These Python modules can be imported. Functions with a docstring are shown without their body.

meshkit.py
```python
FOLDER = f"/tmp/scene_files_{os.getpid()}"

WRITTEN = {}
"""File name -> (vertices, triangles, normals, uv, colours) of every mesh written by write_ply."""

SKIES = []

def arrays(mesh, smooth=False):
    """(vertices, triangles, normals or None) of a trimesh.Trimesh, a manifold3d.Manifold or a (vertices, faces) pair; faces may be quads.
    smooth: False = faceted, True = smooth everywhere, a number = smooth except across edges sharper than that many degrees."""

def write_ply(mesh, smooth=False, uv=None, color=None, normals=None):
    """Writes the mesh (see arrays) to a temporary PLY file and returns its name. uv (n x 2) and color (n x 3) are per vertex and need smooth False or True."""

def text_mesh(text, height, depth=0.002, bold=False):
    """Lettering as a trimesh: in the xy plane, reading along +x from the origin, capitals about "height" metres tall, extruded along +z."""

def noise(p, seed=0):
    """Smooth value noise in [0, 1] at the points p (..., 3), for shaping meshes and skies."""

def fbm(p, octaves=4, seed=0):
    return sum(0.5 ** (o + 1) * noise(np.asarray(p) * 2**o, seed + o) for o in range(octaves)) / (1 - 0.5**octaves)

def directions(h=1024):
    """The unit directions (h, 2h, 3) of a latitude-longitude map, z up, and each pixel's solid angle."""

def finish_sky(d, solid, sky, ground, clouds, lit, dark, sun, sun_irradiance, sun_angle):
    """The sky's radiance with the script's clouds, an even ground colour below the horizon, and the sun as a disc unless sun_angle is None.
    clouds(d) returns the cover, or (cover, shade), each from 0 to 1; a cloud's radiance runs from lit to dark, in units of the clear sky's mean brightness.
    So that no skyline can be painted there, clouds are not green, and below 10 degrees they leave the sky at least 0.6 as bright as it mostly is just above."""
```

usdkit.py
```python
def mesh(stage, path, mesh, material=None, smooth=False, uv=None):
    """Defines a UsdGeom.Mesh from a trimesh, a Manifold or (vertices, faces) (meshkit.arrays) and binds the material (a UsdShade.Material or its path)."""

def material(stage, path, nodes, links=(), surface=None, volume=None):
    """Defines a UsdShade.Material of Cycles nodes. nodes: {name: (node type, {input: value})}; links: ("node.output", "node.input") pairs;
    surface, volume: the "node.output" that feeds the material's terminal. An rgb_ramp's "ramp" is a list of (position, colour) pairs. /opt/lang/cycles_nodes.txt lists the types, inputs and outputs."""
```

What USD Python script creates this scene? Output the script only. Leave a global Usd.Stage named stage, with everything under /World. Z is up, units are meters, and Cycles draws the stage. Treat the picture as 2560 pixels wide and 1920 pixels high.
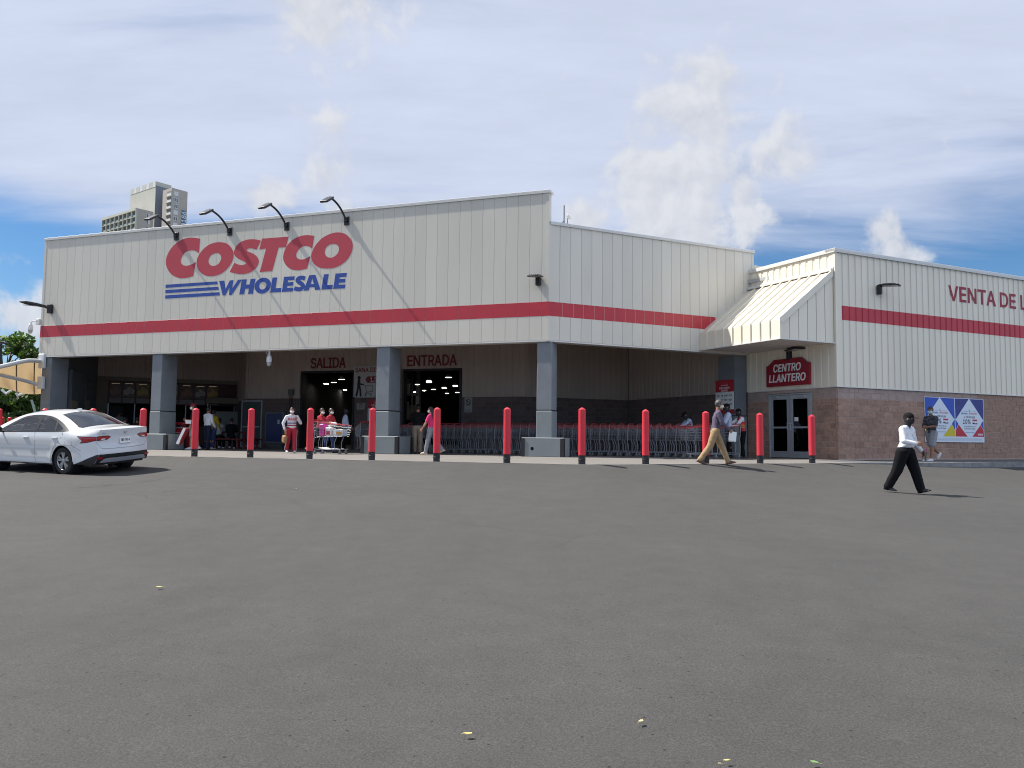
import math, random
import numpy as np, trimesh, manifold3d, shapely
from shapely.geometry import Polygon, LineString, Point, box as sbox
from shapely import affinity
from shapely.ops import unary_union
from pxr import Usd, UsdGeom, UsdLux, UsdShade, Gf, Sdf
import usdkit, meshkit

stage = Usd.Stage.CreateInMemory()
UsdGeom.SetStageUpAxis(stage, "Z"); UsdGeom.SetStageMetersPerUnit(stage, 1.0)
UsdGeom.Xform.Define(stage, "/World"); UsdGeom.Scope.Define(stage, "/World/Looks")
rng = np.random.default_rng(7)

# ---------------------------------------------------------------- camera
F, PITCH, ROLL, EYE = 2001.0, math.radians(3.90), math.radians(0.603), 0.58   # focal length in pixels of a 2560 wide picture
cam = UsdGeom.Camera.Define(stage, "/World/camera")
cam.CreateHorizontalApertureAttr(36.0); cam.CreateVerticalApertureAttr(27.0)
cam.CreateFocalLengthAttr(36.0 * F / 2560); cam.CreateClippingRangeAttr(Gf.Vec2f(0.1, 5000))
X0, U0, FW = np.array([1., 0, 0]), np.array([0, -math.sin(PITCH), math.cos(PITCH)]), np.array([0, math.cos(PITCH), math.sin(PITCH)])
RT, UP = math.cos(ROLL) * X0 + math.sin(ROLL) * U0, -math.sin(ROLL) * X0 + math.cos(ROLL) * U0
cam.AddTransformOp().Set(Gf.Matrix4d(*RT, 0, *UP, 0, *(-FW), 0, 0, 0, EYE, 1))
cam.CreateExposureAttr(0.7)

# ---------------------------------------------------------------- sun and sky
SUN_AZ, SUN_EL = math.radians(12), math.radians(54)          # the sun stands left, a little behind the shop front
SUN = np.array([-math.cos(SUN_AZ) * math.cos(SUN_EL), math.sin(SUN_AZ) * math.cos(SUN_EL), math.sin(SUN_EL)])
sun = UsdLux.DistantLight.Define(stage, "/World/sun")
sun.CreateIntensityAttr(1.25); sun.CreateAngleAttr(0.8); sun.CreateNormalizeAttr(True); sun.CreateColorAttr(Gf.Vec3f(1.0, 0.95, 0.87))
sx = np.cross([0, 0, 1.0], SUN); sx /= np.linalg.norm(sx); sy = np.cross(SUN, sx)
sun.AddTransformOp().Set(Gf.Matrix4d(*sx, 0, *sy, 0, *SUN, 0, 0, 0, 40, 1))

def sky_direction(u, v):
    d = FW * F + RT * (u - 1280) + UP * (960 - v)
    return d / np.linalg.norm(d)

SKY = 0.055
n = {"tc": ("texture_coordinate", {}), "sky0": ("sky_texture", {"sky_type": "single_scattering", "sun_disc": False, "sun_elevation": SUN_EL, "sun_rotation": math.atan2(SUN[0], SUN[1]), "air_density": 1.0, "aerosol_density": 0.25, "ozone_density": 2.0}),
     "tint": ("mix", {"mix_type": "multiply", "fac": 1.0, "color2": (0.88, 1.06, 1.25)}), "sky": ("hsv", {"hue": 0.5, "saturation": 1.12, "value": 1.0}), "sep": ("separate_xyz", {}), "bg": ("background_shader", {"strength": SKY})}
l = [("tc.generated", "sky0.vector"), ("sky0.color", "tint.color1"), ("tint.color", "sky.color"), ("tc.generated", "sep.vector")]
def node(name, kind, given=None, **links):
    n[name] = (kind, given or {})
    for k, v in links.items():
        l.append((v, f"{name}.{k}"))
    return name
# high veil of cloud: noise on a plane above, its far edge some twelve degrees up
node("zb", "math", {"math_type": "add", "value2": 0.16}, value1="sep.z")
node("px", "math", {"math_type": "divide"}, value1="sep.x", value2="zb.value")
node("py", "math", {"math_type": "divide"}, value1="sep.y", value2="zb.value")
node("pp", "combine_xyz", {}, x="px.value", y="py.value")
node("mp1", "mapping", {"mapping_type": "point", "rotation": (0, 0, 0.62), "scale": (0.55, 1.5, 1), "location": (3.1, 0.4, 0)}, vector="pp.vector")
node("n1", "noise_texture", {"scale": 1.25, "detail": 9, "roughness": 0.60, "distortion": 0.35}, vector="mp1.vector")
# large scale: where the veil is thick and where it opens
node("nb", "noise_texture", {"scale": 0.55, "detail": 2, "roughness": 0.5}, vector="pp.vector")
node("nb2", "math", {"math_type": "multiply_add", "value2": 0.9, "value3": -0.45}, value1="nb.fac")
node("edge", "map_range", {"range_type": "smoothstep", "from_min": 0.15, "from_max": 0.35, "to_min": -0.27, "to_max": 0.30, "clamp": True}, value="sep.z")
node("v0", "math", {"math_type": "add"}, value1="n1.fac", value2="nb2.value")
node("v1", "math", {"math_type": "add"}, value1="v0.value", value2="edge.result")
node("v2", "map_range", {"range_type": "smoothstep", "from_min": 0.28, "from_max": 0.74, "to_min": 0.0, "to_max": 0.95, "clamp": True}, value="v1.value")
# heaped clouds: soft round masks in the sky, eaten into by noise
node("nc", "noise_texture", {"scale": 15, "detail": 9, "roughness": 0.58, "distortion": 0.25}, vector="tc.generated")
node("off", "vector_math", {"math_type": "add", "vector2": tuple(0.014 * np.array([-0.7, 0.0, 0.75]))}, vector1="tc.generated")
node("ncs", "noise_texture", {"scale": 15, "detail": 4, "roughness": 0.5, "distortion": 0.25}, vector="off.vector")
heaps = [((1690, 580), 0.13, 1.0), ((1650, 450), 0.12, .88), ((1770, 290), 0.13, .62), ((1850, 505), 0.05, .8), ((1470, 565), 0.07, .7), ((850, 430), 0.09, .52), ((800, 290), 0.09, .5), ((870, 530), 0.06, .5),
         ((850, 90), 0.15, .66), ((2215, 580), 0.035, .52), ((2335, 545), 0.03, .5), ((680, 490), 0.05, .55), ((70, 800), 0.08, .55), ((1950, 380), 0.10, .5), ((2250, 640), 0.05, .6)]
last = None
for k, ((u, v), r, w) in enumerate(heaps):
    node(f"hd{k}", "vector_math", {"math_type": "distance", "vector2": tuple(sky_direction(u, v))}, vector1="tc.generated")
    node(f"hm{k}", "map_range", {"range_type": "smoothstep", "from_min": 0.0, "from_max": r * 1.15, "to_min": w, "to_max": 0.0, "clamp": True}, value=f"hd{k}.value")
    if last is None:
        last = f"hm{k}.result"
    else:
        node(f"hx{k}", "math", {"math_type": "maximum"}, value1=last, value2=f"hm{k}.result"); last = f"hx{k}.value"
node("nc2", "math", {"math_type": "multiply_add", "value2": 2.0, "value3": -1.0}, value1="nc.fac")
node("h1", "math", {"math_type": "add"}, value1=last, value2="nc2.value")
node("h2", "map_range", {"range_type": "smoothstep", "from_min": 0.30, "from_max": 0.72, "to_min": 0.0, "to_max": 0.88, "clamp": True}, value="h1.value")
node("df", "math", {"math_type": "subtract"}, value1="ncs.fac", value2="nc.fac")
node("hs", "map_range", {"range_type": "linear", "from_min": -0.10, "from_max": 0.16, "to_min": 0.0, "to_max": 1.0, "clamp": True}, value="df.value")
node("hz", "map_range", {"range_type": "smoothstep", "from_min": 0.0, "from_max": 0.16, "to_min": 0.75, "to_max": 0.0, "clamp": True}, value="sep.z")
node("low", "mix_color", {"b": (4.4, 6.2, 9.2)}, fac="hz.result", a="sky.color")
node("n3", "noise_texture", {"scale": 3.2, "detail": 6, "roughness": 0.62}, vector="mp1.vector")
node("vm", "map_range", {"from_min": 0.3, "from_max": 0.7, "to_min": 0.94, "to_max": 1.07}, value="n3.fac")
node("vc", "hsv", {"color": (7.2, 7.9, 9.7)}, value="vm.result")
node("veil", "mix_color", {}, fac="v2.result", a="low.color" if False else "low.result", b="vc.color")
node("hcol", "mix_color", {"a": (8.6, 8.8, 9.3), "b": (6.9, 7.2, 8.0)}, fac="hs.result")
node("cloud", "mix_color", {}, fac="h2.result", a="veil.result", b="hcol.result")
l.append(("cloud.result", "bg.color"))
dome = UsdLux.DomeLight.Define(stage, "/World/sky")
UsdShade.MaterialBindingAPI.Apply(dome.GetPrim()).Bind(usdkit.material(stage, "/World/Looks/sky", n, l, surface="bg.background"))
dome.GetPrim().SetCustomDataByKey("kind", "structure")

# ---------------------------------------------------------------- helpers
counts = {}
def numbered(parent, name):
    k = (parent, name); c = counts.get(k, 0); counts[k] = c + 1
    return f"{parent}/{name}" + (f"_{c:03d}" if c else "")

def note(p, label=None, cat=None, group=None, kind=None):
    for k, v in (("label", label), ("category", cat), ("group", group), ("kind", kind)):
        if v: p.SetCustomDataByKey(k, v)
    return p

def path_of(parent):
    return "/World" if parent is None else (parent if isinstance(parent, str) else str(parent.GetPath()))

def obj(name, mesh, mat, parent=None, smooth=False, label=None, cat=None, group=None, kind=None, at=None, rotz=None):
    m = usdkit.mesh(stage, numbered(path_of(parent), name), mesh, mat, smooth)
    if at is not None: m.AddTranslateOp().Set(Gf.Vec3d(*map(float, at)))
    if rotz is not None: m.AddRotateZOp().Set(float(rotz))
    return note(m.GetPrim(), label, cat, group, kind)

def thing(name, label=None, cat=None, at=(0, 0, 0), rotz=0.0, group=None, kind=None, matrix=None):
    x = UsdGeom.Xform.Define(stage, numbered("/World", name))
    if matrix is not None:
        x.AddTransformOp().Set(Gf.Matrix4d(*[float(v) for v in np.asarray(matrix).T.ravel()]))
    else:
        x.AddTranslateOp().Set(Gf.Vec3d(*map(float, at))); x.AddRotateZOp().Set(float(rotz))
    return note(x.GetPrim(), label, cat, group, kind)

def dup(src, at, rotz=0.0, label=None, group=None, matrix=None):
    base = src.GetName(); was = src.GetCustomData()
    t = thing(base, label or was.get("label"), was.get("category"), at, rotz, group or was.get("group"), matrix=matrix)
    t.GetReferences().AddInternalReference(src.GetPath()); t.SetInstanceable(True)
    return t

def T(m, at=(0, 0, 0), rz=0.0, rx=0.0, ry=0.0, s=None):
    m = m.copy(); M = np.eye(4)
    if s is not None: M = np.diag([*(np.ones(3) * s), 1.0])
    for a, ax in ((rx, [1, 0, 0]), (ry, [0, 1, 0]), (rz, [0, 0, 1])):
        if a: M = trimesh.transformations.rotation_matrix(a, ax) @ M
    M[:3, 3] += at
    m.apply_transform(M); return m

def bx(x0, x1, y0, y1, z0, z1):
    return T(trimesh.creation.box((abs(x1 - x0), abs(y1 - y0), abs(z1 - z0))), ((x0 + x1) / 2, (y0 + y1) / 2, (z0 + z1) / 2))

def join(*ms):
    ms = [m for a in ms for m in (a if isinstance(a, (list, tuple)) else [a])]
    return trimesh.util.concatenate(ms) if len(ms) > 1 else ms[0]

def man(m):
    t = m.to_mesh(); return trimesh.Trimesh(t.vert_properties[:, :3], t.tri_verts, process=False)

def rbox(x0, x1, y0, y1, z0, z1, r=0.02, k=8):
    s = trimesh.creation.icosphere(1 if k <= 8 else 2, r).vertices
    pts = np.vstack([s + [a, b, c] for a in (x0 + r, x1 - r) for b in (y0 + r, y1 - r) for c in (z0 + r, z1 - r)])
    return man(manifold3d.Manifold.hull_points(pts))

def bevel_box(x0, x1, y0, y1, z0, z1, b=0.01):
    """A box whose twelve edges are cut by a small chamfer."""
    pts = []
    for a, A in ((x0, x0 + b), (x1, x1 - b)):
        for c, Cc in ((y0, y0 + b), (y1, y1 - b)):
            for e, Ee in ((z0, z0 + b), (z1, z1 - b)):
                pts += [(a, Cc, Ee), (A, c, Ee), (A, Cc, e)]
    return man(manifold3d.Manifold.hull_points(np.array(pts, float)))

def tube(pts, r, k=8, closed=False, caps=True):
    pts = np.asarray(pts, float); N = len(pts)
    rr = np.full(N, r) if np.ndim(r) == 0 else np.asarray(r, float)
    tan = np.zeros_like(pts); tan[1:-1] = pts[2:] - pts[:-2]; tan[0] = pts[1] - pts[0]; tan[-1] = pts[-1] - pts[-2]
    if closed: tan[0] = tan[-1] = pts[1] - pts[-1]
    tan /= np.maximum(np.linalg.norm(tan, axis=1, keepdims=True), 1e-9)
    a = np.array([0, 0, 1.0]) if abs(tan[0][2]) < 0.9 else np.array([1.0, 0, 0])
    V, ang = [], np.arange(k) / k * 2 * np.pi
    for i in range(N):
        a = a - tan[i] * (a @ tan[i])
        if np.linalg.norm(a) < 1e-6: a = np.cross(tan[i], [1, 0, 0.3])
        a /= np.linalg.norm(a); b = np.cross(tan[i], a)
        V.append(pts[i] + rr[i] * (np.cos(ang)[:, None] * a + np.sin(ang)[:, None] * b))
    V = np.vstack(V); f = []
    for i in range(N if closed else N - 1):
        j = (i + 1) % N
        for q in range(k):
            q2 = (q + 1) % k
            f += [(i * k + q, i * k + q2, j * k + q2), (i * k + q, j * k + q2, j * k + q)]
    if caps and not closed:
        V = np.vstack([V, pts[0], pts[-1]]); e = (N - 1) * k
        for q in range(k):
            q2 = (q + 1) % k
            f += [(N * k, q2, q), (N * k + 1, e + q, e + q2)]
    return trimesh.Trimesh(V, f, process=False)

def lathe(prof, k=24):
    """prof: (radius, z) pairs from the bottom up."""
    m = trimesh.creation.revolve(np.array(prof, float), sections=k); return m

def cyl(p, q, r, k=12):
    return tube([p, q], r, k)

def ext(poly, d):
    return join([trimesh.creation.extrude_polygon(g, d, engine="earcut") for g in getattr(poly, "geoms", [poly]) if g.area > 1e-9])

def bez(p0, p1, p2, p3, k=14):
    t = np.linspace(0, 1, k)[:, None]; p0, p1, p2, p3 = map(np.asarray, (p0, p1, p2, p3))
    return (1 - t) ** 3 * p0 + 3 * (1 - t) ** 2 * t * p1 + 3 * (1 - t) * t * t * p2 + t ** 3 * p3

def spline(pts, k=4, closed=True):
    """A smooth line through the points (Catmull-Rom)."""
    p = np.asarray(pts, float); N = len(p); out = []
    for i in range(N if closed else N - 1):
        a, b, c, d = (p[(i + j) % N] if closed else p[min(max(i + j, 0), N - 1)] for j in (-1, 0, 1, 2))
        for t in np.arange(k) / k:
            out.append(0.5 * (2 * b + (c - a) * t + (2 * a - 5 * b + 4 * c - d) * t * t + (3 * b - a - 3 * c + d) * t ** 3))
    if not closed: out.append(p[-1])
    return np.array(out)

class Wall:
    """A wall's own axes: x to the right along it, y into it (away from the viewer), z up; origin P."""
    def __init__(s, P, ang):
        s.P, s.ang = np.array([P[0], P[1], 0.0]), ang
        s.r, s.inn = np.array([math.cos(ang), math.sin(ang), 0]), np.array([-math.sin(ang), math.cos(ang), 0])
        s.deg = math.degrees(ang)
    def p(s, x, y=0.0, z=0.0): return s.P + s.r * x + s.inn * y + np.array([0, 0, z])
    def w(s, m): return T(m, s.P, rz=s.ang)
    def place(s, x, y=0.0, z=0.0): return dict(at=s.p(x, y, z), rotz=s.deg)
    def x_at(s, u, y=0.0):
        """Where along the wall the sight line through picture column u meets it."""
        k = (u - 1280) / F; o = s.P + s.inn * y
        return (k * o[1] - o[0]) / (s.r[0] - k * s.r[1])

def on_wall(wall, u, v, y=0.0):
    """The wall point (x, z) seen at the picture point (u, v)."""
    d = FW * F + RT * (u - 1280) + UP * (960 - v); o = np.array([0, 0, EYE])
    t = ((wall.P + wall.inn * y - o) @ wall.inn) / (d @ wall.inn); q = o + d * t - wall.P
    return q @ wall.r, q[2]

def at(u, d): return np.array([(u - 1280) / F * d, d, 0.0])

def text(s, h, depth=0.01, bold=True, width=None, shear=0.0, center=False, heavy=0):
    """Lettering standing up in a wall's x-z plane, its face towards the viewer (-y)."""
    m = meshkit.text_mesh(s, h, depth, bold)
    b = m.bounds
    v = m.vertices.copy(); v[:, 0] -= b[0, 0]; wd = b[1, 0] - b[0, 0]
    if width: v[:, 0] *= width / wd; wd = width
    v[:, 0] += shear * v[:, 1]
    if center: v[:, 0] -= wd / 2
    out = trimesh.Trimesh(np.stack([v[:, 0], -v[:, 2], v[:, 1]], 1), m.faces, process=False); return out

def letters(s, h, width, depth=0.01, shear=0.0, bold=True):
    """One mesh for each letter, spread over the given width."""
    adv = []
    for k in range(len(s)):
        b = meshkit.text_mesh(s[:k + 1].replace(" ", "i"), h, depth, bold).bounds; adv.append(b[1, 0])
    out = []; first = meshkit.text_mesh(s[0], h, depth, bold).bounds[0, 0]; f = width / (adv[-1] - first)
    for k, ch in enumerate(s):
        if ch == " ": continue
        m = meshkit.text_mesh(ch, h, depth, bold); v = m.vertices.copy()
        v[:, 0] = (v[:, 0] - m.bounds[1, 0] + adv[k] - first) * f + shear * v[:, 1]
        out.append((ch, trimesh.Trimesh(np.stack([v[:, 0], -v[:, 2], v[:, 1]], 1), m.faces, process=False)))
    return out

# ---------------------------------------------------------------- materials
L = "/World/Looks/"
made = {}
def mat(name, col, rough=0.6, metal=0.0, var=0.0, scale=3.0, bump=0.0, bscale=60.0, spec=0.5, coat=0.0, detail=5, rand=0.0, stretch=None, sheen=0.0):
    name = name.replace("-", "")
    if name in made: return made[name]
    col = np.asarray(col, float)
    n = {"p": ("principled_bsdf", {"base_color": tuple(col), "roughness": rough, "metallic": metal, "specular_ior_level": spec, "coat_weight": coat, "sheen_weight": sheen})}; l = []
    src = None
    if var or bump: n["g"] = ("geometry", {}); src = "g.position"
    if stretch:
        n["mp"] = ("mapping", {"mapping_type": "point", "scale": stretch}); l.append((src, "mp.vector")); src = "mp.vector"
    if var:
        n["no"] = ("noise_texture", {"scale": scale, "detail": detail, "roughness": 0.6}); l.append((src, "no.vector"))
        n["r"] = ("rgb_ramp", {"ramp": [(0.28, tuple(col * (1 - var))), (0.5, tuple(col)), (0.72, tuple(np.minimum(col * (1 + var), 0.95)))]})
        l += [("no.fac", "r.fac")]; out = "r.color"
        if rand:
            n["oi"] = ("geometry", {}); n["wn"] = ("object_info", {})
            n["mr"] = ("map_range", {"from_min": 0.0, "from_max": 1.0, "to_min": 1 - rand, "to_max": 1 + rand}); l.append(("wn.random", "mr.value"))
            n["hs"] = ("hsv", {}); l += [(out, "hs.color"), ("mr.result", "hs.value")]; out = "hs.color"
        l.append((out, "p.base_color"))
    if bump:
        n["bn"] = ("noise_texture", {"scale": bscale, "detail": 6, "roughness": 0.65}); l.append((src, "bn.vector"))
        n["b"] = ("bump", {"strength": bump, "distance": 0.02}); l += [("bn.fac", "b.height"), ("b.normal", "p.normal")]
    made[name] = usdkit.material(stage, L + name, n, l, surface="p.BSDF")
    return made[name]

def emit(name, col, strength):
    return usdkit.material(stage, L + name, {"e": ("emission", {"color": col, "strength": strength})}, [], surface="e.emission")

def pane(name, tint=(0.9, 0.95, 0.95), extra=0.06, rough=0.0):
    return usdkit.material(stage, L + name, {"t": ("transparent_bsdf", {"color": tint}), "g": ("glossy_bsdf", {"roughness": rough}), "f": ("fresnel", {"IOR": 1.5}),
        "a": ("math", {"math_type": "add", "value2": extra, "use_clamp": True}), "m": ("mix_closure", {})},
        [("f.fac", "a.value1"), ("a.value", "m.fac"), ("t.BSDF", "m.closure1"), ("g.BSDF", "m.closure2")], surface="m.closure")

WHITE = mat("white_panel_paint", (0.62, 0.585, 0.505), 0.45, var=0.05, scale=0.5, bump=0.05, bscale=40, stretch=(1, 1, 0.35), rand=0.035)
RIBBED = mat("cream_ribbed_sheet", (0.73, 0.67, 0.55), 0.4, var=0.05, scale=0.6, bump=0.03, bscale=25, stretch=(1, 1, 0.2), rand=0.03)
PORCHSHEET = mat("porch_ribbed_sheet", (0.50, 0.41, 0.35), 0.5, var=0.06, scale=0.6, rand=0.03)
CAP = mat("cap_flashing", (0.62, 0.61, 0.58), 0.35, var=0.04, scale=2)
RED = mat("red_sign_paint", (0.46, 0.030, 0.045), 0.42, var=0.08, scale=1.2)
LOGORED = mat("red_logo_film", (0.46, 0.045, 0.065), 0.5, var=0.05, scale=2)
LOGOBLUE = mat("blue_logo_film", (0.022, 0.062, 0.30), 0.45, var=0.05, scale=2)
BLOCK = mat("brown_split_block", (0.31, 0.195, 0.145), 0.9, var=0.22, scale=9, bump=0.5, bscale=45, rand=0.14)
SMOOTHBLOCK = mat("smooth_top_block", (0.33, 0.25, 0.22), 0.85, var=0.14, scale=5, bump=0.2, bscale=60, rand=0.06)
MORTAR = mat("pinkish_mortar", (0.42, 0.32, 0.28), 0.9, var=0.12, scale=8)
GREYCONC = mat("grey_painted_column", (0.185, 0.205, 0.225), 0.7, var=0.10, scale=2.2, bump=0.12, bscale=35)
BASEGREY = mat("grey_painted_plinth", (0.20, 0.225, 0.235), 0.6, var=0.06, scale=2.5)
RUBBER = mat("black_rubber", (0.013, 0.013, 0.015), 0.55, var=0.2, scale=20)
BLACKMETAL = mat("black_lamp_metal", (0.012, 0.012, 0.014), 0.4)
LENS = mat("lamp_lens", (0.35, 0.33, 0.33), 0.2)
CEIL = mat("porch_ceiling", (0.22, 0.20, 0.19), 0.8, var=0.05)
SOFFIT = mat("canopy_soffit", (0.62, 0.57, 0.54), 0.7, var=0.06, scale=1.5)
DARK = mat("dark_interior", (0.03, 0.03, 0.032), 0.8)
STEEL = mat("door_aluminium", (0.48, 0.50, 0.52), 0.42, metal=0.5, var=0.05)
PAPER = mat("white_paper", (0.75, 0.75, 0.73), 0.7)
BLACKPRINT = mat("black_print", (0.02, 0.02, 0.022), 0.6)
WHITEPRINT = mat("white_print", (0.78, 0.78, 0.77), 0.55)
GLASS = pane("door_glass", (0.6, 0.66, 0.68), 0.10)
CLEARGLASS = pane("clear_glass", (0.85, 0.9, 0.9), 0.02)
PLASTICWHITE = mat("white_plastic", (0.62, 0.62, 0.62), 0.35)
GALV = mat("zinc_wire", (0.27, 0.275, 0.29), 0.4, metal=0.5)
BOLLARDRED = mat("bollard_red_sleeve", (0.56, 0.028, 0.042), 0.38, var=0.05, scale=6)
# ---------------------------------------------------------------- ground
V0 = np.array([1.7, 18.42]); DL = np.array([-0.957, 0.289]); DR = np.array([0.894, 0.447]); BIS = np.array([0.085, -1.035])
NL, NR = np.array([-0.289, -0.957]), np.array([0.447, -0.894])
def ground_drop(s, x):
    fall = 0.04 * min(s, 30) + 0.27 * (1 - math.exp(-s / 1.6))
    q = min(max((x - 8.6) / 6.0, 0), 1)
    return fall + 0.16 * q * q * (3 - 2 * q) * math.exp(-s / 6)
def ground_z(x, y):
    p = np.array([x, y]) - V0
    s = max(p @ NL, p @ NR)
    return 0.0 if s <= 0 else -ground_drop(s, x)

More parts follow.
